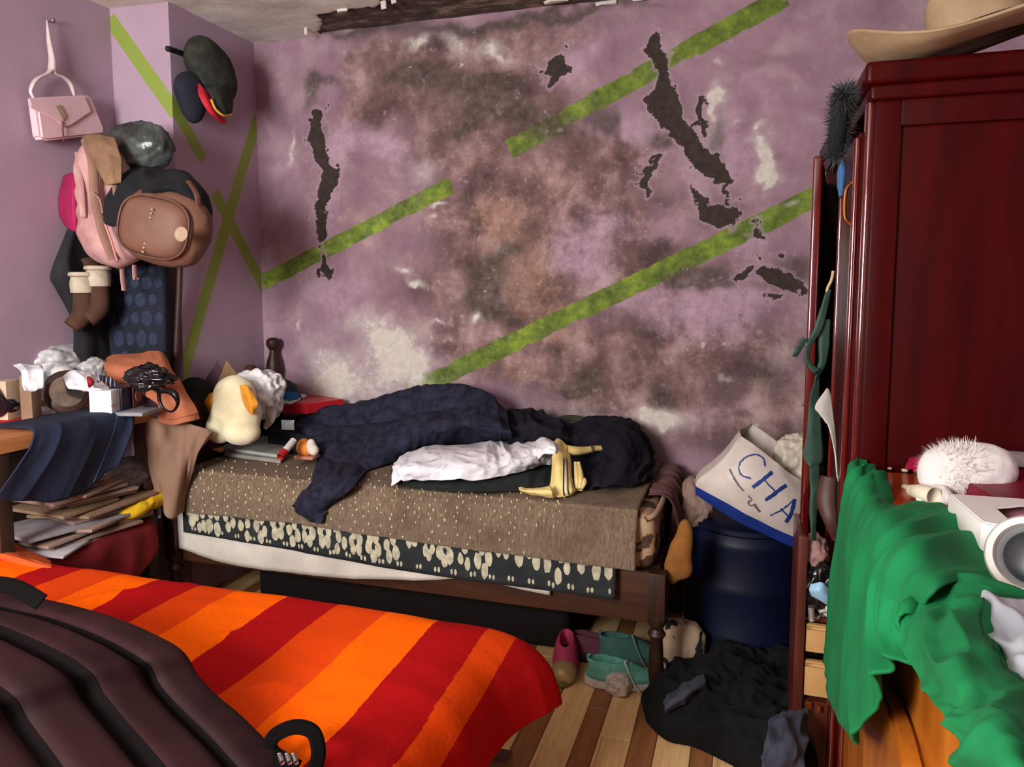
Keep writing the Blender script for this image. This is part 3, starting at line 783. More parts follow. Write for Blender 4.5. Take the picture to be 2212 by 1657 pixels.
def blanket_mat():
    m = bpy.data.materials.new('brown_grey_blanket'); m.use_nodes = True; t = NT(m); v = t.coord('Object')
    n = t.noise(70, 5, .7, t.coord('Object', (2.2, 1, .6))); b = t.noise(4, 4, .6, v)
    c = t.ramp(n, [(.3, lin((84, 68, 54))), (.7, lin((134, 114, 92)))])
    c = t.mix(t.step(b, .5, .7), c, t.ramp(n, [(.3, lin((70, 55, 44))), (.7, lin((112, 92, 72)))]))
    t.link(c, t.b.inputs['Base Color']); t.b.inputs['Roughness'].default_value = .95; pass
    t.bump(n, .6, .005); return m
bl = front_drape('tufted_blanket', blanket_mat(), .14, 1.862, -.72, .026, zline([(410, 1108), (640, 1132), (900, 1172), (1355, 1232)], -.748), .611, 11, .006, .007, nu=190, nv=110, yback=-.06,
       label='brown-grey blanket with cream tufts over the bed', cat='blanket')
bs, bo = finish(bl)
tv, tf = ico(1); parts = []
rnd = random.Random(2)
for r, v in enumerate(np.linspace(.26, .97, 13)):
    for c in range(36):
        u = (c + .5 + .3 * (r % 2)) / 36 + rnd.uniform(-.004, .004)
        if not .004 < u < (.80 if r > 8 else .86) or rnd.random() < .12: continue
        vv = v + rnd.uniform(-.006, .006)
        p = bs.at(np.array([u]), np.array([min(vv, .985)]), .001)[0]
        parts.append((tv * np.array([rnd.uniform(.0025, .0045), .0035, rnd.uniform(.004, .008)]) + p, tf))
v_, f_ = join_meshes(parts)
mesh('tufts', v_, f_, mat('cream_tuft', (206, 190, 152), .9), parent=bo, kind='stuff')

# dusty pink ruffled cloth over the foot end
pk = mat('dusty_pink_ruffle', (112, 80, 76), .9, (80, 54, 52), 10, bump=.2)
rows = []
for i in range(14):
    y = -.52 + .46 * i / 13; w = .026 * math.sin(i * 2.4)
    rows.append([(1.87, y, .606), (1.925, y, .604 + .004 * (i % 2)), (1.951 + w * .3, y, .57), (1.962 + w, y + .01, .50), (1.966 + w * 1.4, y + .015 * math.sin(i), .42), (1.962 + w * 1.6, y, .42 + .06 * math.sin(i * 1.9))])
Surf(rows, 120, 40, folds(.008, 16, 1.5, 3), face=(5, -1, 1)).build('ruffled_cloth', pk, .004, label='dusty pink ruffled cloth hanging over the foot of the bed', cat='cloth')

# ------------------------------------------------------------------ navy coat and the clothes heap on the blanket
navy = mat('navy_quilted_knit', (44, 44, 62), .95, (24, 24, 36), 30, bump=.5, bscale=75, bdist=.006, spec=.2)
coat = empty('navy_coat', (1.0, -.35, .612), 'navy textured coat lying crumpled along the bed, humped in the middle', 'coat')
top = [(640, 905), (720, 893), (800, 879), (865, 862), (930, 843), (1000, 838), (1060, 850), (1092, 888)]
m1 = [(640, 915), (715, 915), (800, 905), (870, 893), (940, 880), (1005, 880), (1065, 890), (1100, 915)]
m2 = [(645, 925), (705, 945), (790, 950), (870, 935), (945, 925), (1010, 925), (1070, 930), (1105, 940)]
bt = [(655, 940), (700, 1000), (765, 1018), (850, 1000), (930, 978), (1010, 970), (1070, 968), (1105, 962)]
rows = [[aty(p[0], p[1] + 14, -.10) * np.array([1, 1, 0]) + np.array([0, 0, .618]) for p in top], [aty(*p, -.17) for p in top], [aty(*p, -.27) for p in m1],
        [aty(*p, -.36) for p in m2], [atz(*p, .622) for p in bt]]
rows = np.array(rows); rows[..., 2] = np.maximum(rows[..., 2], .619)
def coat_disp(u, v, G):
    t = np.where(u < .5, (u - .08) / .42, (u - .5) / .5).clip(0, 1) + 0 * v
    tub = np.sqrt(np.clip(1 - (2 * t - 1) ** 2, 0, 1)) - .62
    left = np.clip((.70 - v) / .22, 0, 1)
    P = np.stack([u * 4 + 0 * v, v * 7 + 0 * u, 0 * u * v], -1)
    h = .055 * tub * left + .012 * fbm(P, 3, 5)
    wr = vnoise(np.stack([u * 5 + 0 * v, v * 55 + 2 * u, 0 * u * v], -1), 8)
    h = h + .0045 * wr * (.4 + .6 * left)
    ang = np.arctan2((u - .75) * 1.4, v - .70); rad = np.hypot((u - .75), v - .70)
    h = h + .008 * np.sin(ang * 9 + 8 * rad) * np.exp(-((v - .80) / .14) ** 2) * np.clip(rad * 6, 0, 1)
    e = np.clip(np.minimum(v, 1 - v) * 14, 0, 1) * np.clip((1 - u) * 12, .2, 1) * np.clip(u * 8, 0, 1)
    return h * e
S = Surf(rows, 110, 220, coat_disp, face=(1, -4, 4))
S.G[..., 1] = np.minimum(S.G[..., 1], -.035)
S.build('coat_body', navy, .006, parent=coat)
# hanging sleeve reaching over the front edge
q = [[(690, 955), (722, 978), (762, 998), (800, 1008)], [(678, 1015), (705, 1030), (736, 1045), (766, 1048)], [(640, 1082), (655, 1098), (680, 1112), (715, 1092)], [(638, 1088), (650, 1106), (690, 1131), (702, 1108)]]
def bed_surface(x, y, lift=0.0):
    p = atz(x, y, .622 + lift)
    if p[1] < -.735: p = aty(x, y, -.758 - lift * .7)
    return p
rows = [[bed_surface(a, b, .012 if 0 < j < 3 else .0) for j, (a, b) in enumerate(r)] for r in q]
Surf(rows, 50, 40, folds(.006, 3, 5, 9), face=(1, -5, 3)).build('sleeve', navy, .008, parent=coat)
rows = [[aty(a, b, -.2) for a, b in r] for r in [[(632, 905), (660, 897), (700, 893)], [(640, 918), (668, 912), (705, 908)], [(652, 935), (672, 930), (706, 934)]]]
Surf(rows, 24, 24, folds(.008, 3, 3, 2), face=(1, -5, 3)).build('cuff', navy, .006, parent=coat)

black = mat('black_cotton', (30, 28, 40), .95, (13, 13, 19), 12, bump=.3, bscale=40, spec=.2)
def heap(name, rows, m, seed, amp, fu, fv, label, cat='clothes', thick=.006, nu=70, nv=100, **kw):
    return Surf(net(rows), nu, nv, folds(amp, fu, fv, seed, fine=amp * .15), face=(1, -4, 4)).build(name, m, thick, label=label, cat=cat, **kw)
heap('black_trousers', [[(1085, 905, 'y', -.10), (1130, 888, 'y', -.10), (1190, 902, 'y', -.10), (1250, 930, 'y', -.09)], [(1090, 915, 'y', -.18), (1135, 905, 'y', -.18), (1195, 918, 'y', -.18), (1260, 945, 'y', -.16)],
     [(1095, 940, 'y', -.28), (1140, 935, 'y', -.28), (1200, 945, 'y', -.27), (1270, 960, 'y', -.25)], [(1090, 980, 'z', .62), (1150, 985, 'z', .62), (1210, 985, 'z', .62), (1280, 985, 'z', .62)]], black, 3, .022, 3, 6,
     'black crumpled trousers between the navy coat and white shirt', 'trousers')
heap('black_jacket', [[(1230, 915, 'y', -.06), (1290, 915, 'y', -.06), (1345, 918, 'y', -.06), (1385, 935, 'y', -.05), (1394, 990, 'y', -.05)], [(1225, 935, 'y', -.14), (1290, 925, 'y', -.15), (1350, 914, 'y', -.17), (1392, 950, 'y', -.13), (1396, 1000, 'y', -.12)],
     [(1225, 960, 'y', -.22), (1290, 950, 'y', -.25), (1350, 945, 'y', -.27), (1392, 975, 'y', -.2), (1398, 1010, 'y', -.17)], [(1230, 1000, 'y', -.30), (1300, 1000, 'y', -.36), (1350, 1000, 'y', -.36), (1385, 1010, 'y', -.28), (1400, 1020, 'y', -.22)],
     [(1240, 1040, 'z', .62), (1275, 1058, 'z', .62), (1320, 1062, 'z', .62), (1380, 1050, 'z', .62), (1415, 1035, 'z', .62)]], black, 6, .026, 3.5, 5, 'black bunched jacket at the right end of the bed heap', 'jacket')
heap('olive_sheet', [[(1195, 905, 'y', -.05), (1230, 898, 'y', -.05), (1280, 905, 'y', -.05), (1315, 925, 'y', -.045)], [(1205, 925, 'y', -.10), (1240, 915, 'y', -.10), (1290, 922, 'y', -.10), (1320, 938, 'y', -.09)],
     [(1215, 945, 'y', -.14), (1250, 935, 'y', -.14), (1295, 938, 'y', -.14), (1318, 945, 'y', -.12)]], mat('olive_plastic', (62, 66, 52), .5, (38, 42, 34), 6), 2, .006, 3, 3, 'dark olive folded sheet behind the black jacket', 'sheet', nu=40, nv=40)
heap('dark_green_garment', [[(845, 1015, 'z', .630), (930, 1010, 'z', .630), (1040, 1000, 'z', .630), (1150, 985, 'z', .630), (1200, 975, 'z', .632)], [(850, 1032, 'z', .636), (930, 1038, 'z', .640), (1040, 1035, 'z', .645), (1130, 1020, 'z', .645), (1195, 1000, 'z', .64)],
     [(848, 1044, 'z', .624), (930, 1056, 'z', .624), (1030, 1062, 'z', .624), (1120, 1058, 'z', .624), (1190, 1048, 'z', .624)]], mat('dark_green_cotton', (34, 42, 42), .9, (20, 24, 26), 12, bump=.2), 8, .004, 2, 8,
     'dark green garment folded beneath the white shirt', 'shirt', nu=40, nv=90)
white = mat('white_cotton', (236, 234, 238), .8, (218, 216, 224), 6, bump=.12, bscale=30)
shirt = empty('white_shirt', (1.25, -.45, .64), 'bright white shirt lying rumpled on the heap on the bed', 'shirt')
S = Surf(net([[(852, 1000, 'z', .655), (885, 975, 'z', .665), (960, 962, 'z', .67), (1050, 955, 'z', .67), (1082, 949, 'z', .672), (1120, 958, 'z', .672), (1170, 960, 'z', .69), (1205, 970, 'z', .70)],
              [(850, 1010, 'z', .662), (890, 992, 'z', .69), (960, 980, 'z', .705), (1050, 972, 'z', .71), (1090, 968, 'z', .71), (1140, 968, 'z', .715), (1180, 968, 'z', .72), (1205, 976, 'z', .715)],
              [(848, 1018, 'z', .665), (890, 1012, 'z', .69), (960, 1005, 'z', .70), (1050, 1000, 'z', .70), (1100, 995, 'z', .70), (1150, 988, 'z', .70), (1185, 980, 'z', .70), (1203, 985, 'z', .70)],
              [(843, 1042, 'z', .640), (900, 1036, 'z', .652), (960, 1038, 'z', .656), (1040, 1036, 'z', .656), (1100, 1024, 'z', .656), (1150, 1012, 'z', .656), (1185, 1000, 'z', .66), (1200, 996, 'z', .665)]]), 70, 180, lambda u, v, G: folds(.010, 3, 8, 12)(u, v, G) + folds(.003, 8, 22, 18)(u, v, G), face=(1, -4, 5))
S.build('shirt_body', white, .006, parent=shirt)
Surf(net([[(1150, 968, 'z', .70), (1170, 948, 'z', .73), (1195, 950, 'z', .735), (1210, 965, 'z', .72)], [(1158, 978, 'z', .71), (1175, 962, 'z', .745), (1195, 965, 'z', .75), (1210, 975, 'z', .73)], [(1160, 990, 'z', .70), (1178, 980, 'z', .725), (1195, 980, 'z', .725), (1208, 986, 'z', .71)]]), 30, 30,
     folds(.008, 3, 3, 1), face=(1, -4, 5)).build('collar', white, .006, parent=shirt)
pr = mat('grey_shirt_print', (186, 184, 190), .85, (205, 203, 208), 30)
rnd = random.Random(4); pl = []
for k in range(26):
    u, v = rnd.uniform(.34, .8), rnd.uniform(.2, .72); a = rnd.uniform(0, 3)
    pl.append([(u + .03 * math.cos(b + a) * rnd.uniform(.3, 1), v + .016 * math.sin(b) * rnd.uniform(.3, 1)) for b in np.linspace(0, 2 * PI, 7)[:-1]])
S.decal('faded_print', pl, pr, .001, parent=shirt, kind='stuff')

yel = mat('pale_yellow_jersey', (236, 214, 146), .8, (212, 184, 108), 9, bump=.15)
blk = mat('black_trim', (22, 24, 26), .8); wtrim = mat('white_trim', (230, 228, 220), .8)
jer = empty('yellow_jersey', (1.62, -.45, .62), 'pale yellow jersey with black and white side stripes on the bed', 'jersey')
S = Surf(net([[(1196, 957, 'z', .725), (1206, 949, 'z', .735), (1220, 958, 'z', .728), (1228, 975, 'z', .715)], [(1192, 985, 'z', .715), (1206, 985, 'z', .722), (1224, 985, 'z', .715), (1233, 992, 'z', .70)],
              [(1190, 1020, 'z', .675), (1207, 1025, 'z', .68), (1226, 1025, 'z', .675), (1236, 1025, 'z', .665)], [(1186, 1052, 'z', .636), (1205, 1060, 'z', .636), (1228, 1060, 'z', .636), (1240, 1056, 'z', .636)],
              [(1176, 1068, 'z', .620), (1204, 1074, 'z', .620), (1232, 1070, 'z', .620), (1244, 1062, 'z', .622)]]), 60, 36, folds(.004, 2, 3, 3), face=(1, -4, 5))
S.build('jersey_body', yel, .006, parent=jer)
for k, (vv, w, mm) in enumerate(((.50, .018, blk), (.565, .02, wtrim), (.63, .018, blk))):
    S.decal('stripe', [[(a, vv - w), (a, vv + w), (b, vv + w), (b, vv - w)] for a, b in zip(np.linspace(.3, .95, 14)[:-1], np.linspace(.3, .95, 14)[1:])], mm, .0015, parent=jer)
Surf(net([[(1120, 1052, 'z', .632), (1150, 1055, 'z', .64), (1190, 1050, 'z', .655)], [(1122, 1058, 'z', .632), (1150, 1062, 'z', .64), (1192, 1062, 'z', .648)], [(1126, 1064, 'z', .622), (1155, 1071, 'z', .622), (1196, 1076, 'z', .622)]]), 24, 30, folds(.002, 2, 4, 4), face=(1, -4, 5)).build('jersey_hem', yel, .006, parent=jer)
tube('jersey_sleeve', net([[(1222, 972, 'z', .72), (1240, 974, 'z', .715), (1262, 973, 'z', .71), (1285, 969, 'z', .71), (1312, 968, 'z', .705)]])[0], [.026, .024, .019, .015, .013], yel, sides=14, n=40, flatten=.7, parent=jer)
tube('cuff_band', net([[(1276, 970, 'z', .711), (1281, 970, 'z', .711)]])[0], .0185, mat('dark_cuff', (70, 64, 50), .8), sides=14, n=6, flatten=.75, parent=jer)
for a in (1243, 1250):
    tube('fold', net([[(a, 1000, 'z', .69), (a + 4, 1030, 'z', .66), (a + 2, 1058, 'z', .628)]])[0], [.006, .011, .006], yel, sides=10, parent=jer)
tube('jersey_flap', net([[(1252, 1030, 'z', .655), (1262, 1040, 'z', .648), (1256, 1058, 'z', .628)]])[0], [.004, .010, .004], yel, sides=8, parent=jer)

mesh_u = box('under_bed_shade_block', (.95, -.30, .115), (1.30, .42, .22), mat('under_bed_shade_black', (22, 16, 15), .95), bevel=.05, seg=4, label='near-black block added to darken the space under the bed', cat='bundle')  # added block standing in for the deep shade under the bed
# ================================================================== things at the head of the bed
def on(x, y, z): return atz(x, y, z)
ZB = .613
# cream plush toy with orange felt
pl = mat('cream_plush', (232, 222, 186), .95, (212, 200, 160), 14, bump=.4, bscale=120, sheen=.4)
of = mat('orange_felt', (232, 158, 52), .9, (206, 128, 36), 20, bump=.2, bscale=90)
c = aty(510, 905, -.60); s = mpp(c)
toy = empty('plush_toy', (c[0], c[1], ZB), 'cream plush toy with orange felt pieces on the head end of the bed', 'plush toy')
radial('body', c, [((0, 0, 8 * s), (56 * s, 46 * s, 52 * s)), ((-6 * s, 6 * s, 52 * s), (46 * s, 40 * s, 42 * s)), ((30 * s, -22 * s, -24 * s), (40 * s, 36 * s, 26 * s)), ((-30 * s, -14 * s, -20 * s), (30 * s, 30 * s, 32 * s))], pl, k=.02, sub=5, amp=.002, scale=18, floor=ZB + .018, parent=toy)
rows = [[aty(x, y, yy) for x, y, yy in r] for r in [[(518, 832, -.645), (530, 832, -.665), (545, 846, -.66)], [(522, 858, -.655), (536, 855, -.68), (556, 868, -.665)], [(530, 880, -.655), (542, 878, -.68), (555, 880, -.665)], [(540, 894, -.645), (545, 896, -.66), (550, 890, -.655)]]]
Surf(rows, 24, 20, face=(2, -4, 1)).build('felt_beak', of, .008, parent=toy)
rows = [[aty(x, y, yy) for x, y, yy in r] for r in [[(452, 850, -.60), (461, 848, -.62), (466, 856, -.61)], [(442, 868, -.60), (454, 872, -.63), (468, 878, -.62)], [(450, 890, -.60), (458, 896, -.62), (466, 894, -.61)]]]
Surf(rows, 16, 16, face=(2, -4, 1)).build('felt_wing', of, .008, parent=toy)
# paper folders and small things in front of it
def slab(name, quad, z, h, m, label=None, cat=None, skew=None, parent=None, bevel=.0015, **kw):
    """flat thing lying down: four photograph corners measured on height z, thickness h"""
    P = [atz(a, b, z) for a, b in quad]
    poly = [(p[0], p[1]) for p in P]
    ar = sum(poly[i][0] * poly[(i + 1) % 4][1] - poly[(i + 1) % 4][0] * poly[i][1] for i in range(4))
    if ar < 0: poly = poly[::-1]
    return prism(name, poly, h, m, ((0, 0, z - h), (1, 0, 0), (0, 1, 0)), bevel=bevel, label=label, cat=cat, parent=parent, **kw)
silver = mat('silver_grey_film', (176, 180, 172), .35, (140, 146, 140), 9, bump=.3, bscale=14)
slab('silver_folder', [(480, 966), (612, 984), (636, 944), (500, 938)], ZB + .030, .012, silver, 'silver-grey plastic folder in front of the cream plush toy', 'folder')
slab('papers_stack', [(484, 978), (606, 994), (632, 952), (498, 946)], ZB + .017, .014, mat('paper_edge_grey', (150, 146, 138), .8), 'thin grey paper stack under the silver folder', 'papers')
slab('orange_envelope', [(428, 962), (478, 976), (505, 950), (470, 946)], ZB + .026, .006, mat('orange_envelope', (214, 150, 96), .7, (226, 184, 146), 6), 'orange-brown envelope left of the silver folder', 'envelope')
p0, p1 = aty(608, 984, -.66), aty(634, 952, -.58)
pen = empty('red_tipped_marker', p0, 'white marker with a red end at the folder corner', 'marker')
tube('barrel', [p0 + (p1 - p0) * .2, p1], [.013, .013], mat('marker_white', (222, 218, 212), .4), sides=14, parent=pen)
tube('cap', [p0 - (p1 - p0) * .12, p0 + (p1 - p0) * .25], [.013, .0165], mat('marker_red', (176, 28, 34), .4), sides=14, parent=pen)
c = aty(668, 966, -.50)
slp = empty('orange_white_slipper', (c[0], c[1], ZB), 'small orange and white shoe peeking from under the navy coat', 'shoe')
radial('upper', c, [((-.024, 0, 0), (.022, .04, .034)), ((.0, -.01, -.004), (.025, .03, .028))], mat('slipper_orange', (226, 134, 48), .8), k=.015, sub=3, parent=slp)
radial('lining', c + np.array([.022, -.02, .004]), [((0, 0, .004), (.020, .02, .032)), ((.016, 0, -.012), (.018, .02, .02))], mat('slipper_white', (232, 222, 206), .85), k=.01, sub=3, amp=.002, parent=slp)
box('sole', c + np.array([.0, -.015, -.034]), (.085, .06, .012), mat('slipper_sole', (188, 120, 100), .7), bevel=.005, parent=slp)
# crumpled white plastic bag behind the plush toy
plastic = mat('white_plastic_film', (226, 226, 226), .35, (206, 206, 208), 5, spec=.5)
c = aty(562, 852, -.42)
def crumpled(name, c, r, m, label, cat='plastic bag', seed=1, floor=None, ridge=.16, amp=.18, rs=2.2, sub=5, **kw):
    return blob(name, c, r, m, sub=sub, amp=amp, scale=1.7, seed=seed, ridge=ridge, rscale=rs, power=2.6, floor=floor, label=label, cat=cat, **kw)
crumpled('white_plastic_bag', c, (.085, .06, .085), plastic, 'white crumpled plastic bag behind the plush toy', seed=4)
tube('white_rag', net([[(588, 880, 'y', -.47), (584, 905, 'y', -.48), (572, 925, 'y', -.48)]])[0], [.030, .022, .010], mat('white_rag', (206, 200, 190), .9, (150, 144, 136), 14, bump=.4), sides=12, flatten=.6, label='limp off-white rag hanging below the white plastic bag', cat='cloth')
# red box on a black box
bx = empty('black_box', (.55, -.3, ZB), 'black box with a clear window under the red box', 'box')
slab('box_body', [(578, 930), (690, 944), (740, 900), (620, 895)], ZB + .085, .085, mat('black_card', (26, 26, 34), .5), parent=bx)
b0 = aty(604, 905, -.46)
box('clear_window', aty(622, 918, -.452), (.055, .004, .04), mat('clear_film', (130, 132, 134), .15, (90, 92, 94), 20, spec=.8), parent=bx, rot=(0, 0, 8))
redc = mat('red_card', (196, 34, 46), .4, (176, 26, 38), 4, spec=.5)
rb = empty('red_box', (.58, -.3, ZB + .088), 'flat bright red box stacked on the black box', 'box')
slab('box_body', [(580, 868), (663, 873), (742, 862), (660, 850)], .800, .044, redc, parent=rb, bevel=.002)
slab('lid_label', [(612, 868), (655, 870), (700, 861), (660, 856)], .801, .0015, mat('red_sheen_label', (206, 70, 78), .3), parent=rb, bevel=0)

slab('white_pad', [(604, 868), (628, 870), (662, 853), (645, 850)], .812, .008, mat('white_pad', (228, 230, 236), .6), 'white paper pad between the blue folder and red box', 'paper')

# cardboard, dark hat and maroon card against the headboard
crd = mat('cardboard_brown', (150, 122, 88), .85, (130, 104, 74), 8)
def card(name, pts, y, m, label, cat, th=.006):
    P = [aty(a, b, y) for a, b in pts]
    poly = [(p[0], p[2]) for p in P]
    ar = sum(poly[i][0] * poly[(i + 1) % len(poly)][1] - poly[(i + 1) % len(poly)][0] * poly[i][1] for i in range(len(poly)))
    if ar < 0: poly = poly[::-1]
    return prism(name, poly, th, m, ((0, y, 0), (1, 0, 0), (0, 0, 1)), bevel=.001, label=label, cat=cat)
card('blue_folder', [(603, 846), (646, 847), (645, 863), (612, 868)], -.24, mat('blue_card', (52, 130, 186), .5), 'blue folder standing out behind the red box', 'folder')
card('slate_cloth', [(596, 864), (654, 862), (642, 832), (628, 823), (604, 812)], -.14, mat('slate_cloth', (62, 68, 72), .9, (46, 50, 54), 8), 'slate grey cloth lump behind the blue folder', 'cloth', .02)
card('cardboard_flap', [(492, 778), (528, 828), (500, 905), (440, 900)], -.44, crd, 'pointed brown cardboard flap behind the plush toy', 'cardboard', .008)
card('maroon_card', [(470, 779), (480, 800), (470, 860), (436, 835)], -.40, mat('maroon_card', (92, 62, 78), .7), 'pointed dull maroon card beside the cardboard flap', 'card')
c = aty(420, 842, -.50)
hat = empty('dark_felt_hat', (c[0], c[1], c[2] - .06), 'dark round felt hat at the head of the bed', 'hat')
radial('crown', c, [((0, 0, .0), (.062, .055, .052)), ((0, 0, -.03), (.066, .06, .045))], mat('dark_felt', (36, 36, 34), .95, (24, 24, 24), 10, bump=.2), k=.03, sub=4, parent=hat)
tube('brim', [c + np.array([.078 * math.cos(a), .07 * math.sin(a), -.055]) for a in np.linspace(0, 2 * PI, 13)[:-1]], .012, mat('dark_felt'  , (36, 36, 34)), sides=8, n=40, closed=True, flatten=.5, parent=hat)
box('headboard_scarf', aty(535, 800, -.12), (.07, .05, .05), mat('rust_cloth', (96, 52, 36), .9), bevel=.02, seg=4, label='rust brown cloth on top of the headboard corner', cat='cloth')

# ================================================================== the table at the left wall
TZ = .86
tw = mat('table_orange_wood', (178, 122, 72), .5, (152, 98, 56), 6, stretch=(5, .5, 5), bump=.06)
dk = mat('dark_table_wood', (60, 40, 30), .6, (44, 28, 22), 6)  # dark brown wood of the shelf, panels and legs
tb = empty('side_table', (-.08, -1.125, 0), 'wooden side table at the left wall, heaped with belongings', 'table')
box('table_top', (-.082, -1.125, TZ - .022), (.40, .62, .044), tw, parent=tb)
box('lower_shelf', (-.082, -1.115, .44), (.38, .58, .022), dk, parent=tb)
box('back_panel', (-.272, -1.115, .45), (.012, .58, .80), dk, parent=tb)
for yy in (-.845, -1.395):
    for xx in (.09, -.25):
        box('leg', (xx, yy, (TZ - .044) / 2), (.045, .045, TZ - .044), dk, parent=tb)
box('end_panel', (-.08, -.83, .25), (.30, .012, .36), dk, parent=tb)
tube('white_leg_edge', [(.116, -.815, .81), (.120, -.815, .6), (.118, -.815, .45)], .006, mat('white_strip', (206, 200, 190), .5), sides=8, parent=tb)
# lower shelf load
rnd = random.Random(12)
paper = [mat('paper_warm', (150, 124, 112), .85, (128, 104, 94), 8), mat('paper_grey', (150, 142, 146), .8), mat('paper_tan', (140, 112, 88), .85), mat('paper_white', (196, 190, 196), .7)]
for k in range(15):
    z = .464 + .0135 * k
    box('paper_bundle', (rnd.uniform(-.02, .03), rnd.uniform(-1.14, -.98), z), (.24, rnd.uniform(.16, .34), .011), paper[rnd.choice([0, 0, 2, 1, 2])], rot=(rnd.uniform(-1.5, 1.5), rnd.uniform(-3, 3), rnd.uniform(-14, 14)), bevel=.003,
        label=('lowest', 'second', 'third', 'fourth', 'fifth', 'sixth', 'seventh', 'eighth', 'ninth', 'tenth', 'eleventh', 'twelfth', 'thirteenth', 'fourteenth', 'topmost')[k] + ' paper bundle, counting up, in the pile on the table shelf', cat='papers', group='papers on the table shelf')
box('white_papers', (.05, -1.24, .476), (.22, .15, .008), paper[3], rot=(0, 4, 20), bevel=.002, label='loose white sheets sticking out at the shelf front', cat='papers')
box('tan_papers', (.05, -.93, .50), (.18, .14, .03), paper[2], rot=(0, 2, -8), bevel=.004, label='short tan paper bundle beside the yellow cloth', cat='papers')
red = mat('deep_red_cloth', (128, 18, 24), .9, (96, 12, 18), 6, bump=.15)
Surf([[(.10, y, .462), (.125, y, .458), (.142 + w, y, .43), (.148 + w, y, .36), (.145 + w, y - .02, zb)] for y, w, zb in ((-.86, .0, .33), (-.95, .012, .28), (-1.05, .0, .25), (-1.15, .014, .22), (-1.25, .004, .2), (-1.33, .01, .2))], 60, 40, folds(.006, 5, 1, 2), face=(4, -1, 1)
     ).build('red_shelf_cloth', red, .004, label='deep red cloth hanging from the lower shelf of the table', cat='cloth')
c = atx(305, 1088, .12)
radial('yellow_cloth', c, [((0, .02, 0), (.05, .075, .032)), ((.0, -.06, -.012), (.045, .05, .024)), ((0, .09, .004), (.04, .04, .022))], mat('yellow_cloth', (214, 172, 24), .9, (190, 146, 16), 9, bump=.3), k=.03, sub=4, amp=.012, scale=22, label='bright yellow cloth bundle at the end of the shelf', cat='cloth')
# clear plastic bag hanging between shelf and table
c = atx(265, 1030, .06)
crumpled('grey_plastic_bag', c, (.05, .11, .055), mat('grey_film', (96, 88, 92), .3, (70, 64, 68), 5, spec=.5), 'grey translucent plastic bag under the table beside the trousers', seed=9, ridge=.08)
# jeans over the edge
den = mat('blue_denim', (34, 42, 66), .9, (17, 21, 36), 5, bump=.4, bscale=160, bdist=.002, stretch=(1, 1, .35))
jn = empty('blue_jeans', (.13, -1.15, .68), 'blue denim jeans hanging over the table edge', 'jeans')
rows = []
for (xt, yt, xb, yb) in ((60, 918, -10, 1075), (95, 912, 25, 1082), (130, 907, 70, 1082), (165, 902, 110, 1085), (200, 897, 150, 1075), (232, 893, 190, 1060), (258, 890, 232, 1020), (276, 889, 262, 1000)):
    a = atx(xt, yt, .10); b = atx(xb, yb, .155)
    rows.append([(-.06, a[1], TZ + .012), (.04, a[1], TZ + .016), (.118, a[1], TZ + .012), (.148, a[1] * .8 + b[1] * .2, TZ - .03), (.154, a[1] * .5 + b[1] * .5, (TZ + b[2]) / 2), (.155, b[1], b[2])])
S = Surf(rows, 110, 60, lambda u, v, G: folds(.007, 6, 1.3, 21)(u, v, G) * np.clip((v - .2) * 3, .25, 1), face=(4, -1, 1))
S.build('denim_body', den, .005, parent=jn)
S.decal('seam', [[(.735, a), (.745, a), (.745, b), (.735, b)] for a, b in zip(np.linspace(.4, .97, 15)[:-1], np.linspace(.4, .97, 15)[1:])], mat('denim_seam', (92, 124, 172), .9), .001, parent=jn)
# brown trousers and salmon garment over the table's far corner
br = mat('taupe_trousers', (150, 118, 98), .85, (128, 98, 80), 6, bump=.12)
rows = [[(285, 905, 'x', .06), (345, 905, 'x', .14), (395, 912, 'x', .19), (440, 925, 'y', -.74), (462, 935, 'y', -.70)], [(280, 940, 'x', .06), (345, 945, 'x', .15), (395, 945, 'x', .20), (425, 955, 'y', -.76), (440, 965, 'y', -.73)],
        [(300, 985, 'x', .07), (346, 985, 'x', .15), (390, 980, 'x', .205), (412, 985, 'y', -.77), (418, 990, 'y', -.75)], [(330, 1030, 'x', .10), (346, 1040, 'x', .15), (380, 1040, 'x', .20), (395, 1045, 'y', -.77), (398, 1045, 'y', -.75)],
        [(345, 1085, 'x', .13), (352, 1100, 'x', .155), (368, 1120, 'x', .18), (385, 1105, 'y', -.77), (388, 1100, 'y', -.75)]]
Surf(net(rows), 80, 60, folds(.014, 1.6, 5, 14), face=(4, -4, 1)).build('taupe_trousers', br, .005, label='taupe trousers hanging from the table corner beside the bed', cat='trousers')
sal = mat('salmon_canvas', (188, 114, 82), .85, (164, 94, 64), 5, bump=.12)
sg = empty('salmon_garment', (.02, -.8, TZ), 'salmon orange canvas garment heaped at the table corner', 'garment')
rows = [[(228, 782, 'y', -.72), (250, 768, 'y', -.70), (300, 765, 'y', -.68), (342, 762, 'y', -.68), (358, 775, 'y', -.68)], [(232, 800, 'y', -.80), (260, 790, 'y', -.80), (310, 790, 'y', -.80), (350, 795, 'y', -.78), (368, 805, 'y', -.76)],
        [(250, 825, 'y', -.82), (285, 818, 'y', -.82), (330, 825, 'y', -.82), (370, 830, 'y', -.82), (392, 832, 'y', -.78)], [(335, 868, 'x', .15), (350, 872, 'x', .17), (370, 872, 'x', .195), (392, 868, 'x', .225), (412, 866, 'y', -.76)],
        [(346, 905, 'x', .155), (358, 914, 'x', .175), (375, 918, 'x', .20), (402, 912, 'x', .235), (430, 905, 'y', -.74)]]
SS = Surf(net(rows), 70, 60, folds(.012, 3, 3, 5), face=(4, -4, 3))
SS.build('canvas_body', sal, .005, parent=sg)
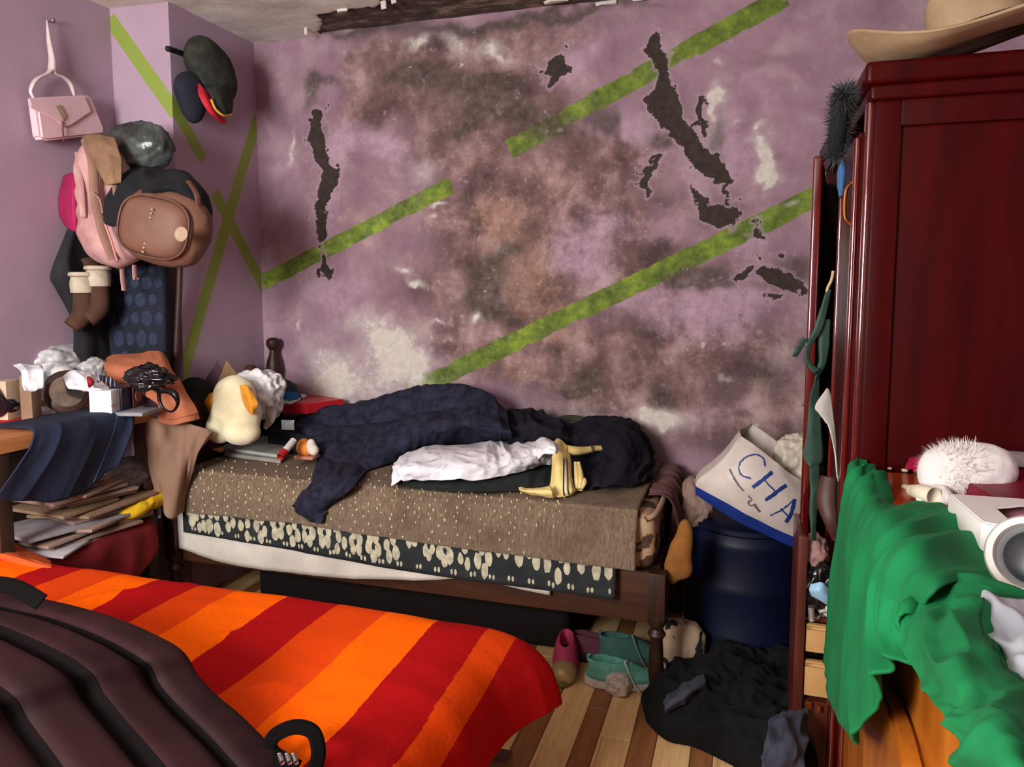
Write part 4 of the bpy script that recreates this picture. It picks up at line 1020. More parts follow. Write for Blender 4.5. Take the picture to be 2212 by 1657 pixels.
SS.decal('hem_seam', [[(.925, a), (.935, a), (.935, b), (.925, b)] for a, b in zip(np.linspace(.35, 1, 18)[:-1], np.linspace(.35, 1, 18)[1:])], mat('salmon_seam', (150, 84, 54), .9), .001, parent=sg)
# things on the table top
def base(x, y): return atz(x, y, TZ + .002)
p = base(148, 893)
mir = empty('oval_mirror', (p[0], p[1], TZ), 'oval mirror in a dark brown frame leaning on the table', 'mirror')
mfr = mat('mirror_brown_frame', (74, 46, 38), .3, (50, 30, 26), 8, coat=.4)
ax = np.array([.72, -.62, .30]); ax /= np.linalg.norm(ax); cm = p + np.array([0, 0, .075])
lathe('back', [(.070, -.012), (.076, 0), (.076, .008), (.066, .014)], cm, mfr, axis=ax, parent=mir)
lathe('glass', [(.054, .010), (.054, .0165), (.02, .0168)], cm, mat('mirror_glass', (150, 138, 128), .16, (120, 108, 100), 30, metal=.85), axis=ax, parent=mir)
box('foot', p + np.array([-.02, .02, .006]), (.12, .09, .012), mfr, bevel=.004, parent=mir)
p = base(225, 889)
def boxat(name, x, y, s, rz, m, label, cat='box', lift=0, parent=None, **kw):
    p = base(x, y); return box(name, (p[0], p[1], TZ + .002 + lift + s[2] / 2), s, m, rot=(0, 0, rz), label=label, cat=cat, parent=parent, bevel=.002, **kw)
nv = mat('navy_card', (40, 40, 62), .45, (32, 32, 50), 5)
nb = empty('navy_picture_box', base(300, 880), 'navy box with a red picture panel at the table edge', 'box')
p = base(272, 886); q = np.array([p[0], p[1], TZ])
box('box_body', q + np.array([-.015, -.01, .052]), (.11, .155, .078), nv, rot=(0, 0, 14), bevel=.002, parent=nb)
box('white_end', q + np.array([.02, -.108, .052]), (.078, .05, .078), mat('white_gloss_card', (232, 236, 244), .4), rot=(0, 0, 14), bevel=.002, parent=nb)
e = bpy.data.objects
box('picture_panel', q + np.array([.044, .012, .052]), (.004, .062, .07), mat('picture_red_brown', (96, 34, 36), .45, (52, 22, 30), 26), rot=(0, 0, 14), bevel=.001, parent=nb)
lathe('picture_figure', [(.022, 0), (.021, .002), (.012, .004), (.002, .004)], q + np.array([.046, .013, .055]), mat('picture_tan', (150, 96, 84), .5, (96, 50, 46), 50), axis=(.97, .24, 0), sides=16, parent=nb)
lathe('picture_orange_blot', [(.013, 0), (.012, .002), (.002, .003)], q + np.array([.0585, -.112, .038]), mat('print_orange', (236, 150, 60), .5), axis=(.97, .24, 0), sides=14, parent=nb)
boxat('grey_book', 300, 893, (.10, .12, .012), 12, mat('grey_book', (140, 142, 146), .6), 'thin grey book under the navy picture box', 'book')
crumpled('white_plastic_wad', base(130, 872) + np.array([-.02, .02, .16]), (.075, .105, .055), mat('cloudy_plastic', (198, 198, 198), .25, (170, 170, 172), 4, spec=.6), 'large cloudy white plastic wad on top of the table pile', seed=2, ridge=.07)
crumpled('small_plastic_wad', base(205, 872) + np.array([-.005, .01, .12]), (.042, .05, .045), mat('cloudy_plastic', (198, 198, 198)), 'small knotted white plastic wad right of the large one', seed=7, ridge=.10)
crumpled('clear_wrapper', base(88, 897) + np.array([.02, 0, .014]), (.025, .05, .014), mat('cloudy_plastic', (198, 198, 198)), 'scrap of clear wrapper at the table front edge', seed=13, ridge=.1, sub=4)
# support heap of clothes and boxes under the plastic
boxat('brown_carton', 110, 880, (.10, .14, .10), 8, mat('brown_carton', (96, 70, 56), .8), 'dark brown carton behind the oval mirror', 'box')
p = base(178, 880)
blob('white_bottle_cap', p + np.array([-.05, -.03, .115]), (.034, .034, .04), mat('white_plastic', (232, 230, 226), .4), sub=3, power=3, label='rounded white plastic jar top beside the mirror', cat='jar')
rows = [[(135, 812, 'y', -1.0), (165, 802, 'y', -.98), (195, 808, 'y', -.95), (230, 828, 'y', -.92)], [(140, 825, 'y', -1.05), (170, 818, 'y', -1.02), (200, 825, 'y', -1.0), (235, 842, 'y', -.97)], [(150, 840, 'y', -1.06), (180, 842, 'y', -1.04), (205, 846, 'y', -1.02), (240, 855, 'y', -.99)]]
Surf(net(rows), 30, 40, folds(.006, 2, 4, 3), face=(3, -4, 4)).build('white_tee', white, .012, label='white garment bunched above the oval mirror', cat='garment')
tube('red_tag', net([[(190, 815, 'y', -1.04), (196, 826, 'y', -1.045), (193, 836, 'y', -1.04)]])[0], [.005, .011, .004], mat('crimson', (150, 18, 40), .6), sides=10, label='small crimson tag on the white garment', cat='tag')
rows = [[(205, 812, 'y', -.94), (235, 815, 'y', -.90), (262, 832, 'y', -.88)], [(208, 828, 'y', -.98), (236, 832, 'y', -.94), (266, 845, 'y', -.91)], [(212, 844, 'y', -.99), (240, 848, 'y', -.95), (270, 856, 'y', -.92)]]
def striped():
    m = bpy.data.materials.new('navy_white_stripe'); m.use_nodes = True; t = NT(m)
    sp = t.node('ShaderNodeSeparateXYZ'); t.link(t.coord('UV'), sp.inputs[0])
    w = t.math('GREATER_THAN', t.math('FRACT', t.math('MULTIPLY', sp.outputs[1], 7)), .72)
    t.link(t.mix(w, lin((36, 44, 72)), lin((206, 208, 214))), t.b.inputs['Base Color']); t.b.inputs['Roughness'].default_value = .85; return m
Surf(net(rows), 30, 40, folds(.005, 2, 3, 8), face=(3, -4, 4)).build('striped_shirt', striped(), .012, label='navy shirt with white stripes folded on the table pile', cat='shirt')
crumpled('black_plastic_bag', aty(322, 815, -.93), (.066, .05, .036), mat('black_film', (18, 20, 22), .22, (10, 10, 12), 6, spec=.8), 'glossy black plastic bag on the navy box', seed=5, ridge=.13, amp=.3, rs=1.7)
g = [aty(a, b, -.96) for a, b in ((345, 848), (362, 845), (378, 852), (384, 872), (374, 888), (358, 886), (346, 870))]
gl = empty('black_sunglasses', g[3], 'black looped strap hanging at the right end of the table pile', 'strap')
tube('loop', g, [.007, .010, .012, .006, .004, .004, .006], mat('black_gloss', (14, 14, 16), .25), sides=8, n=50, closed=True, parent=gl)
tube('arm', [aty(345, 848, -.96), aty(330, 838, -.95), aty(300, 835, -.93)], [.010, .012, .010], mat('black_gloss', (14, 14, 16)), sides=8, flatten=.5, parent=gl)
# left-most group
boxat('beige_carton', 18, 905, (.06, .07, .13), 10, mat('beige_card', (206, 182, 150), .7), 'tall beige carton at the left end of the table', 'box')
p = base(68, 890)
pt = aty(72, 812, -1.15); th_ = pt[2] - TZ
box('tan_carton', (pt[0] - .030, -1.140, TZ + .002 + th_ / 2), (.040, .045, th_), mat('tan_card', (150, 116, 92), .75), rot=(0, 0, 14), bevel=.003, label='tan carton under the white paper on the table', cat='box')
rows = [[(28, 788, 'y', -1.16), (60, 786, 'y', -1.13), (92, 790, 'y', -1.10)], [(45, 802, 'y', -1.19), (68, 802, 'y', -1.165), (94, 804, 'y', -1.14)], [(48, 830, 'y', -1.20), (70, 835, 'y', -1.175), (94, 836, 'y', -1.15)], [(56, 842, 'y', -1.20), (72, 846, 'y', -1.175), (82, 840, 'y', -1.16)]]
Surf(net(rows), 30, 24, folds(.004, 2, 2, 4), face=(3, -4, 3)).build('white_paper', mat('white_paper', (232, 236, 240), .7), .003, label='creased white paper draped over the tan carton', cat='paper')
lathe('glass_jar', [(.026, 0), (.028, .01), (.028, .10), (.022, .115), (.024, .12), (.02, .125)], base(92, 885), mat('greenish_glass', (120, 132, 124), .1, (100, 112, 104), 6, spec=.8), label='greenish glass jar behind the white paper', cat='jar')
c = base(18, 905) + np.array([.0, -.02, .045])
radial('dark_purple_pouch', c, [((0, 0, 0), (.045, .06, .040)), ((0, -.03, .035), (.032, .035, .040))], mat('dark_purple_patent', (52, 34, 44), .2, (34, 22, 30), 6, spec=.7, coat=.5), k=.03, sub=4, floor=TZ + .003, amp=.004, label='glossy dark purple pouch at the left end of the table', cat='pouch')
c = base(20, 885) + np.array([-.06, .06, .135])
radial('maroon_hat', c, [((0, 0, 0), (.05, .06, .03))], mat('maroon_felt', (112, 48, 56), .85), k=.02, sub=4, label='small maroon hat at the far left of the table pile', cat='hat')
boxat('dark_carton', 45, 880, (.08, .16, .10), 6, mat('grey_black_card', (48, 46, 46), .7), 'dark grey carton under the maroon hat', 'box')
boxat('red_mat', 6, 908, (.11, .14, .003), 4, mat('red_mat', (190, 30, 40), .6), 'thin red mat under the purple pouch', 'mat')

# ================================================================== things hanging in the corner
pinkl = mat('pale_pink_leather', (226, 190, 196), .5, (212, 174, 182), 4, spec=.4)
hb = empty('pink_handbag', atx(130, 300, -.25), 'pale pink handbag with an envelope flap hanging on the left wall', 'handbag')
def wallpoly(name, pts, x, th, m, parent, bevel=.004):
    P = [atx(a, b, x) for a, b in pts]; poly = [(p[1], p[2]) for p in P]
    ar = sum(poly[i][0] * poly[(i + 1) % len(poly)][1] - poly[(i + 1) % len(poly)][0] * poly[i][1] for i in range(len(poly)))
    if ar < 0: poly = poly[::-1]
    return prism(name, poly, th, m, ((x, 0, 0), (0, 1, 0), (0, 0, 1)), bevel=bevel, parent=parent)
wallpoly('bag_body', [(56, 214), (178, 208), (207, 280), (204, 292), (78, 306), (68, 300)], -.27, .045, pinkl, hb, .008)
wallpoly('flap', [(57, 212), (179, 206), (194, 242), (150, 272), (135, 276), (120, 262), (62, 232)], -.225, .010, pinkl, hb, .004)
wallpoly('clasp', [(118, 230), (128, 226), (142, 252), (134, 262)], -.214, .005, mat('pale_gold', (214, 190, 170), .3, metal=.4), hb, .0015)
tube('cord', [atx(135, 262, -.212), atx(136, 285, -.214), atx(138, 305, -.216)], .003, mat('brown_cord', (120, 70, 60), .7), sides=6, parent=hb)
sk = mat('pale_strap', (222, 200, 200), .6)
tube('strap', [atx(a, b, -.245) for a, b in ((72, 212), (66, 195), (78, 172), (100, 160), (112, 150))], [.006, .008, .012, .010, .012], sk, sides=8, flatten=.5, parent=hb)
tube('strap', [atx(a, b, -.245) for a, b in ((160, 206), (152, 182), (138, 168), (120, 160), (112, 150))], [.006, .010, .010, .008, .012], sk, sides=8, flatten=.5, parent=hb)
tube('strap', [atx(a, b, -.25) for a, b in ((112, 155), (112, 125), (106, 90), (101, 44))], [.018, .014, .010, .003], sk, sides=8, flatten=.6, parent=hb)
lathe('wall_nail', [(.004, 0), (.004, .03), (.008, .032), (.006, .036)], atx(101, 46, XL), mat('nail_steel', (150, 146, 140), .4, metal=.8), axis=(1, 0, 0), sides=10, label='nail in the wall holding the pink handbag', cat='nail')
# caps on the rod
rod = tube('wall_rod', [atx(362, 105, .05), atx(384, 112, .04), atx(408, 122, .03)], .011, mat('black_iron', (30, 30, 28), .5), sides=10, label='short black rod sticking out beside the caps', cat='rod')
olive = mat('dark_camouflage', (50, 52, 44), .85, (26, 30, 26), 22, bump=.2)
cp = empty('camouflage_cap', atx(455, 200, .10), 'dark camouflage cap with a red and yellow brim hanging high', 'cap')
cc = atx(452, 145, .085)
radial('crown', cc, [((0, 0, 0), (.075, .105, .095)), ((0, -.05, .045), (.055, .05, .06)), ((.01, .03, -.06), (.07, .085, .09))], olive, k=.04, sub=4, amp=.003, scale=12, parent=cp)
Surf([[atx(x, y, xx) for x, y, xx in r] for r in [[(428, 178, .13), (440, 190, .15), (455, 205, .15)], [(430, 205, .15), (450, 215, .17), (472, 228, .16)], [(448, 240, .16), (465, 248, .175), (485, 252, .165)], [(470, 262, .15), (482, 268, .16), (490, 264, .155)]]], 26, 20, face=(4, -3, 1)).build('red_brim', mat('red_brim', (206, 36, 56), .6), .006, parent=cp)
Surf([[atx(x, y, xx) for x, y, xx in r] for r in [[(450, 190, .17), (480, 185, .185), (505, 190, .16)], [(462, 220, .185), (485, 220, .20), (504, 222, .17)], [(474, 242, .18), (490, 248, .19), (502, 244, .17)]]], 24, 20, face=(4, -3, 1)).build('camouflage_brim', olive, .006, parent=cp)
tube('yellow_trim', [atx(x, y, xx) for x, y, xx in ((456, 214, .187), (466, 236, .19), (484, 250, .197), (500, 248, .182))], .005, mat('yellow_trim', (214, 164, 66), .7), sides=8, parent=cp)
nc = atx(412, 195, .06)
cp2 = empty('baseball_cap', nc, 'dark navy cap hanging behind the camouflage cap', 'cap')
radial('crown', nc, [((0, 0, 0), (.05, .075, .07)), ((0, .01, -.05), (.045, .05, .075))], mat('navy_felt', (34, 36, 48), .85), k=.03, sub=4, parent=cp2)
# clear grey bag / helmet
c = aty(308, 318, -.72)
crumpled('grey_helmet_bag', c, (.115, .075, .085), mat('grey_green_film', (86, 92, 88), .3, (34, 38, 38), 3.5, spec=.6, namp=(.42, .6)), 'dark grey plastic-wrapped bundle hanging above the backpacks', cat='bundle', seed=3, ridge=.04, amp=.1)
# pink backpack
pink = mat('dusty_pink_fabric', (198, 156, 152), .8, (160, 116, 112), 6, bump=.15, bscale=30)
c = aty(235, 440, -.80)
bp = empty('pink_backpack', (c[0], c[1], c[2] - .24), 'dusty pink backpack bulging out of the corner', 'backpack')
radial('body', c, [((0, 0, -.02), (.125, .09, .165)), ((-.03, 0, .12), (.085, .07, .12)), ((.05, -.02, -.12), (.12, .085, .10))], pink, k=.06, sub=5, amp=.006, scale=9, ridge=.004, rscale=14, parent=bp)
Surf([[aty(x, y, yy) for x, y, yy in r] for r in [[(160, 372, -.86), (148, 375, -.84), (136, 380, -.80)], [(156, 420, -.885), (140, 425, -.86), (126, 428, -.81)], [(158, 470, -.885), (142, 470, -.86), (128, 465, -.81)], [(160, 500, -.87), (150, 496, -.85), (140, 488, -.81)]]], 24, 20, face=(-1, -4, 1)).build('magenta_pocket', mat('magenta_fabric', (166, 26, 82), .7), .02, parent=bp)
for pts, r in (([(185, 305, -.86), (200, 350, -.905), (205, 420, -.92), (222, 500, -.915), (245, 560, -.89)], .016), ([(210, 300, -.86), (240, 360, -.905), (252, 430, -.91), (240, 480, -.92)], .012), ([(168, 330, -.85), (175, 400, -.90), (180, 470, -.915)], .010), ([(200, 415, -.93), (215, 430, -.935), (222, 460, -.93)], .004)):
    tube('strap', [aty(*q) for q in pts], r, mat('pink_brown_strap', (150, 112, 96), .7) if r > .011 else pink, sides=10, flatten=.35, parent=bp)
tube('zip_cord', [aty(226, 480, -.935), aty(240, 520, -.93), aty(253, 562, -.91)], .004, mat('salmon_cord', (226, 150, 140), .6), sides=6, parent=bp)
for a in (263, 290):
    tube('pull_tab', [aty(a, 572, -.80), aty(a + 2, 600, -.80), aty(a + 5, 628 if a < 280 else 602, -.80)], [.011, .012, .011], pink, sides=8, flatten=.4, parent=bp)
# brown cloth strip on the backpack
Surf(net([[(172, 300, 'y', -.86), (205, 292, 'y', -.87), (250, 300, 'y', -.84)], [(205, 350, 'y', -.90), (230, 345, 'y', -.905), (262, 350, 'y', -.89)], [(228, 400, 'y', -.92), (244, 400, 'y', -.925), (262, 395, 'y', -.91)]]), 30, 24, folds(.008, 2, 3, 6), face=(0, -4, 2)).build('khaki_scarf', mat('khaki_cloth', (140, 108, 82), .85, (106, 80, 60), 8), .006, label='khaki brown scarf over the pink backpack', cat='scarf')
# black jacket
rows = [[(232, 470, 'y', -.80), (240, 400, 'y', -.76), (290, 362, 'y', -.74), (360, 366, 'y', -.72), (405, 372, 'y', -.70), (440, 420, 'y', -.68), (452, 470, 'y', -.68)],
        [(222, 475, 'y', -.90), (245, 395, 'y', -.88), (290, 375, 'y', -.86), (350, 378, 'y', -.84), (410, 385, 'y', -.82), (448, 435, 'y', -.80), (466, 495, 'y', -.78)],
        [(236, 488, 'y', -.95), (270, 430, 'y', -.95), (305, 410, 'y', -.95), (350, 400, 'y', -.93), (395, 410, 'y', -.90), (430, 450, 'y', -.87), (452, 512, 'y', -.84)],
        [(270, 492, 'y', -.94), (285, 450, 'y', -.94), (310, 425, 'y', -.94), (350, 418, 'y', -.92), (385, 425, 'y', -.88), (415, 460, 'y', -.85), (440, 508, 'y', -.82)]]
Surf(net(rows), 50, 90, folds(.010, 2, 6, 10), face=(1, -6, 3)).build('black_hanging_jacket', mat('black_fleece', (22, 25, 30), .95, (12, 14, 18), 10, bump=.2), .01, label='black jacket draped round the brown leather backpack', cat='jacket')
# brown leather backpack
lea = mat('brown_leather', (120, 84, 68), .55, (98, 66, 52), 5, bump=.1, spec=.35)
c = aty(360, 492, -.89)
lb = empty('brown_leather_backpack', (c[0], c[1], c[2] - .14), 'brown leather backpack with a round pale badge', 'backpack')
blob('body', c, (.150, .075, .128), lea, sub=5, power=2.6, rot=(0, 12, 14), amp=.03, scale=2, parent=lb)
fr = rotm(0, 12, 14)
blob('front_pocket', c + fr @ np.array([-.005, -.045, -.005]), (.118, .052, .098), lea, sub=4, power=3.2, rot=(0, 12, 14), parent=lb)
tube('piping', [c + fr @ np.array([.120 * math.copysign(abs(math.cos(a)) ** .7, math.cos(a)) - .005, -.075, .10 * math.copysign(abs(math.sin(a)) ** .7, math.sin(a)) - .005]) for a in np.linspace(0, 2 * PI, 25)[:-1]], .004, mat('dark_leather', (104, 66, 54), .5), sides=6, n=80, closed=True, parent=lb)
lathe('round_badge', [(.024, 0), (.024, .003), (.019, .005), (.016, .004), (.002, .004)], aty(392, 506, -.995), mat('pale_badge', (176, 150, 122), .5), axis=(.1, -1, .1), sides=24, parent=lb)
for x, y in ((328, 452), (312, 526)):
    for k in range(3):
        blob('rivet', aty(x + 1 - 2 * k, y + 9 * k, -.985), (.006, .005, .004), mat('rivet_pale', (214, 170, 150), .3, metal=.5), sub=2, rot=(0, 30, 0), parent=lb)
tube('strap', [aty(408, 392, -.90), aty(425, 420, -.93), aty(430, 450, -.92)], .010, mat('dark_leather', (104, 66, 54)), sides=8, flatten=.35, parent=lb)
# navy patterned mat bag standing below
pm = mat('navy_mat_fabric', (30, 34, 50), .9, (20, 24, 36), 8, bump=.2)
mb = empty('patterned_mat', (-.15, -.60, TZ), 'navy folded mat with blue-grey dots standing in the corner', 'mat')
S = Surf(net([[(226, 545, 'y', -.66), (290, 545, 'y', -.66), (348, 545, 'y', -.64)], [(226, 600, 'y', -.665), (290, 600, 'y', -.67), (352, 600, 'y', -.645)], [(228, 680, 'y', -.67), (290, 680, 'y', -.675), (354, 680, 'y', -.65)], [(232, 775, 'y', -.67), (292, 775, 'y', -.675), (355, 775, 'y', -.65)], [(236, 850, 'y', -.67), (295, 850, 'y', -.67), (356, 850, 'y', -.65)]]), 60, 40, folds(.004, 3, 2, 4), face=(0, -4, 1.2))
S.build('mat_body', pm, .05, parent=mb)
pp = []
for r in range(9):
    for q in range(5):
        u = .06 + r * .115; v = .12 + q * .20 + (.10 if r % 2 else 0); R = .047 if (r + q) % 2 else .036
        if v + R < 1: pp.append([(u + R * math.cos(a), v + R * 1.9 * math.sin(a)) for a in np.linspace(0, 2 * PI, 15)[:-1]])
S.decal('dot_print', pp, mat('dot_blue_grey', (48, 58, 80), .9, (34, 42, 62), 40), .0012, parent=mb, kind='stuff')
# dark jacket, boots and scarf on the left wall
Surf(net([[(150, 480, 'x', -.24), (180, 470, 'x', -.21), (225, 470, 'y', -.66)], [(112, 590, 'x', -.25), (150, 560, 'x', -.20), (228, 560, 'y', -.66)], [(118, 620, 'x', -.25), (165, 640, 'x', -.20), (230, 640, 'y', -.66)], [(155, 700, 'x', -.25), (185, 710, 'x', -.21), (232, 710, 'y', -.67)], [(160, 800, 'x', -.25), (190, 810, 'x', -.21), (236, 810, 'y', -.67)]]), 60, 40, folds(.008, 3, 3, 7), face=(3, -3, 1.3)
     ).build('charcoal_coat', mat('charcoal_cloth', (40, 40, 44), .95, (26, 26, 30), 8), .02, label='charcoal coat hanging in the corner below the pink backpack', cat='coat')
sd = mat('rust_suede', (84, 56, 42), .9, (58, 38, 28), 8, bump=.2); fl = mat('cream_fleece', (190, 178, 158), .95, (160, 148, 130), 30, bump=.4)
bt_ = empty('suede_boots', atx(190, 720, -.13), 'pair of rust suede boots with cream fleece cuffs hanging in the corner', 'boots')
for (a, b, x) in ((178, 612, -.17), (212, 598, -.13)):
    p = atx(a, b, x)
    tube('fleece_cuff', [p + np.array([0, 0, .030]), p, p - np.array([0, 0, .035])], [.036, .042, .040], fl, sides=16, cap=False, parent=bt_)
    tube('cuff_rim', [p + np.array([.038 * math.cos(q), .038 * math.sin(q), .032]) for q in np.linspace(0, 2 * PI, 13)[:-1]], .009, fl, sides=8, closed=True, n=30, parent=bt_)
    tube('shaft', [p - np.array([0, 0, .02]), p - np.array([0, 0, .08]), p - np.array([.0, .01, .12]), p - np.array([.02, .04, .16])], [.033, .035, .036, .030], sd, sides=16, parent=bt_)
tube('suede_scarf', [atx(195, 560, -.16), atx(200, 580, -.15), atx(205, 640, -.17)], [.035, .03, .02], sd, sides=12, flatten=.5, label='rust brown scarf end above the boots', cat='scarf')
tube('wooden_pole', [aty(389, 555, -.57), aty(386, 650, -.57), aty(380, 760, -.57), aty(374, 850, -.57)], [.011, .012, .014, .015], mat('dark_pole_wood', (70, 44, 40), .5, (54, 32, 30), 5), sides=12, label='dark wooden pole standing against the pillar edge', cat='pole')

# ================================================================== the near bed with the orange striped blanket
OZ = .50
wb = mat('bed_dark_wood', (70, 34, 24), .5, (50, 22, 16), 5)
nbed = empty('near_bed', (.7, -1.85, 0), 'low dark bed in the foreground under the striped blanket', 'bed')
box('bed_base', (.665, -1.85, .28), (1.83, .86, .12), wb, parent=nbed, bevel=.01)
box('mattress', (.60, -1.86, .41), (1.68, .90, .145), mat('mattress_maroon', (96, 24, 26), .9), parent=nbed, bevel=.05, seg=5)
for xx, yy in ((1.66, -1.46), (1.60, -2.26), (-.2, -1.46), (-.2, -2.26)):
    box('leg', (xx, yy, .12), (.05, .05, .24), mat('leg_wood_brown', (110, 68, 44), .5), parent=nbed)
def stripe_mat():
    m = bpy.data.materials.new('orange_striped_wool'); m.use_nodes = True; t = NT(m)
    sp = t.node('ShaderNodeSeparateXYZ'); t.link(t.node('ShaderNodeTexCoord').outputs['UV'], sp.inputs[0])
    n = t.noise(90, 4, .6, t.coord('Object')); big = t.noise(7, 4, .6, t.coord('Object'))
    x = t.math('ADD', sp.outputs[0], t.math('MULTIPLY', t.math('SUBTRACT', n, .5), .006))
    R, D, B = lin((164, 14, 16)), lin((214, 66, 8)), lin((246, 98, 0))
    st = [(-.3, D), (-.15, R), (0, D), (.12, B), (.26, R), (.384, D), (.52, B), (.641, R), (.781, D), (.90, B), (1.052, R), (1.203, D), (1.335, B), (1.477, R), (1.592, D), (1.675, R)]
    f = t.math('DIVIDE', t.math('ADD', x, .3), 2.2)
    c = t.ramp(f, [((a + .3) / 2.2, b) for a, b in st], 'CONSTANT')
    c = t.mix(t.math('MULTIPLY', t.step(n, .35, .7), .22), c, lin((205, 190, 180)), 'MULTIPLY')
    t.link(c, t.b.inputs['Base Color']); t.b.inputs['Roughness'].default_value = .95; t.b.inputs['Specular IOR Level'].default_value = .08
    t.bump(n, .35, .003); return m
rows = []
for x, dz in ((-.27, 0), (.0, .004), (.25, -.003), (.5, .004), (.8, 0), (1.1, .003), (1.35, .0), (1.46, -.003), (1.55, -.016), (1.61, -.045), (1.645, -.095), (1.66, -.145), (1.668, -.19)):
    far = max(0.0, (x - 1.46)) / .208
    z = OZ + dz
    rows.append([(x + .085 * far, -1.345 + .04 * far, z - .12 + .12 * far), (x + .10 * far, -1.362 + .04 * far, z - .025 + .02 * far), (x + .08 * far, -1.395 + .02 * far, z), (x + .03 * far, -1.50, z + .004), (x, -1.75, z - .002), (x, -1.95, z + .004), (x - .02 * far, -2.15, z), (x - .03 * far, -2.3, z)])
def bl_disp(u, v, G):
    h = .0045 * (fbm(np.stack([G[..., 0] * 3.2, G[..., 1] * 7, 0 * G[..., 0]], -1), 3, 8)) + .003 * ridged(np.stack([G[..., 0] * 2.2 + G[..., 1] * 1.5, G[..., 1] * 5, 0 * G[..., 0]], -1), 2, 9)
    for (px_, py_, l, w, a) in ((500, 1375, .09, .012, .010), (260, 1290, .16, .016, .012), (560, 1490, .06, .012, .008)):
        c = atz(px_, py_, OZ); d = np.array([.62, .78])
        al = (G[..., 0] - c[0]) * d[0] + (G[..., 1] - c[1]) * d[1]; ac = -(G[..., 0] - c[0]) * d[1] + (G[..., 1] - c[1]) * d[0]
        h = h + a * np.exp(-(al / l) ** 2 - (ac / w) ** 2)
    return h
S = Surf(rows, 200, 130, bl_disp, face=(1, -1.8, 4))
ob = S.build('striped_blanket', stripe_mat(), .006, label='orange and red striped wool blanket on the near bed', cat='blanket')
me = ob.data; co = np.zeros(len(me.vertices) * 3, np.float32); me.vertices.foreach_get('co', co); co = co.reshape(-1, 3) + np.array(ob.location)
li = np.zeros(len(me.loops), np.int32); me.loops.foreach_get('vertex_index', li)
# woven stripes run across the blanket: its lengthwise coordinate follows the cloth over the end
xx = co[:, 0] + np.where(co[:, 0] > 1.60, (OZ - co[:, 2]).clip(0) * .35, 0)
me.uv_layers[0].data.foreach_set('uv', np.stack([xx, co[:, 1]], -1).astype(np.float32)[li].ravel())
# rucked pillow end at far left
Surf(net([[(-60, 1150, 'y', -1.30), (0, 1158, 'y', -1.30), (50, 1185, 'y', -1.31), (110, 1212, 'y', -1.33)], [(-60, 1170, 'y', -1.36), (0, 1178, 'y', -1.36), (50, 1200, 'y', -1.37), (110, 1220, 'y', -1.38)], [(-60, 1190, 'y', -1.42), (0, 1198, 'y', -1.42), (50, 1210, 'y', -1.42), (112, 1226, 'y', -1.41)]]), 30, 40, folds(.004, 2, 3, 3), face=(0, -2, 4)
     ).build('orange_cushion_cover', mat('deep_orange_wool', (206, 84, 34), .95), .02, label='folded orange cover at the head of the near bed', cat='cover')
# dark brown travel bag on the near bed
bagm = mat('plum_brown_nylon', (50, 27, 29), .6, (34, 18, 20), 4, bump=.12, bscale=14, bdist=.02, spec=.12)
bagd = mat('plum_brown_dark', (12, 6, 7), .8, spec=.1)
tg = empty('travel_bag', (.95, -2.15, OZ), 'plum-brown nylon travel bag lying in the near corner', 'bag')
edge = [(-80, 1262), (0, 1282), (90, 1296), (200, 1322), (370, 1392), (425, 1458), (510, 1545), (612, 1650)]
yy = [-1.84, -1.85, -1.86, -1.88, -1.92, -1.92, -1.95, -1.99]
e0 = [aty(x, y, v) for (x, y), v in zip(edge, yy)]
rows = [[np.array([p[0], p[1] + .03, OZ + .012]) for p in e0], [p + np.array([0, .014, -.03 if p[2] > OZ + .06 else -.004]) for p in e0], e0]
for k, (dx, dy, dzz) in enumerate(((-.035, -.07, .012), (-.08, -.16, .028), (-.12, -.27, .032), (-.15, -.40, .02), (-.16, -.50, -.06), (-.16, -.52, -.12))):
    rows.append([np.array([p[0] + dx, p[1] + dy, max(OZ + .014, p[2] + dzz)]) for p in e0])
def bag_disp(u, v, G):
    h = .004 * fbm(np.stack([G[..., 0] * 5, G[..., 1] * 5, G[..., 2] * 5], -1), 3, 3)
    for c in (.36, .485, .60): h = h - .014 * np.exp(-((u - c) / .018) ** 2)
    return h
SB = Surf(np.array(rows), 150, 100, bag_disp, face=(1, -2.2, 4))
SB.build('bag_body', bagm, .01, parent=tg)
for c, w in ((.36, .012), (.485, .020), (.60, .012)):
    SB.decal('seam_band', [[(c - w, a), (c - w, b), (c + w, b), (c + w, a)] for a, b in zip(np.linspace(.0, 1, 41)[:-1], np.linspace(.0, 1, 41)[1:])], bagd, .0015, sub=3, parent=tg)
stw = mat('black_webbing', (9, 7, 7), .9, spec=.1)
def ribbon(name, pts, w, m, parent, nrm, th=.003):
    P = catmull(pts, 30); T = np.gradient(P, axis=0); T /= np.linalg.norm(T, axis=1, keepdims=True)
    B = np.cross(T, np.array(nrm, float)); B /= np.linalg.norm(B, axis=1, keepdims=True)
    return Surf(np.stack([P - B * w / 2, P, P + B * w / 2], 1), 40, 5, face=P.mean(0) + np.array(nrm)).build(name, m, th, parent=parent)
ribbon('handle', [aty(-60, 1262, -1.94), aty(0, 1262, -1.94), aty(40, 1272, -1.95), aty(88, 1300, -1.97)], .03, stw, tg, (.3, -1, .8))
lp = [atz(a, b, OZ + h) for a, b, h in ((578, 1625, .03), (592, 1590, .05), (635, 1570, .06), (675, 1580, .055), (688, 1620, .04), (680, 1660, .03), (660, 1690, .02))]
ribbon('strap_loop', lp, .024, stw, tg, (.5, -.6, .8))
ribbon('strap_end', [atz(580, 1620, OZ + .03), atz(600, 1645, OZ + .03), atz(640, 1662, OZ + .028)], .03, stw, tg, (.5, -.6, .8))
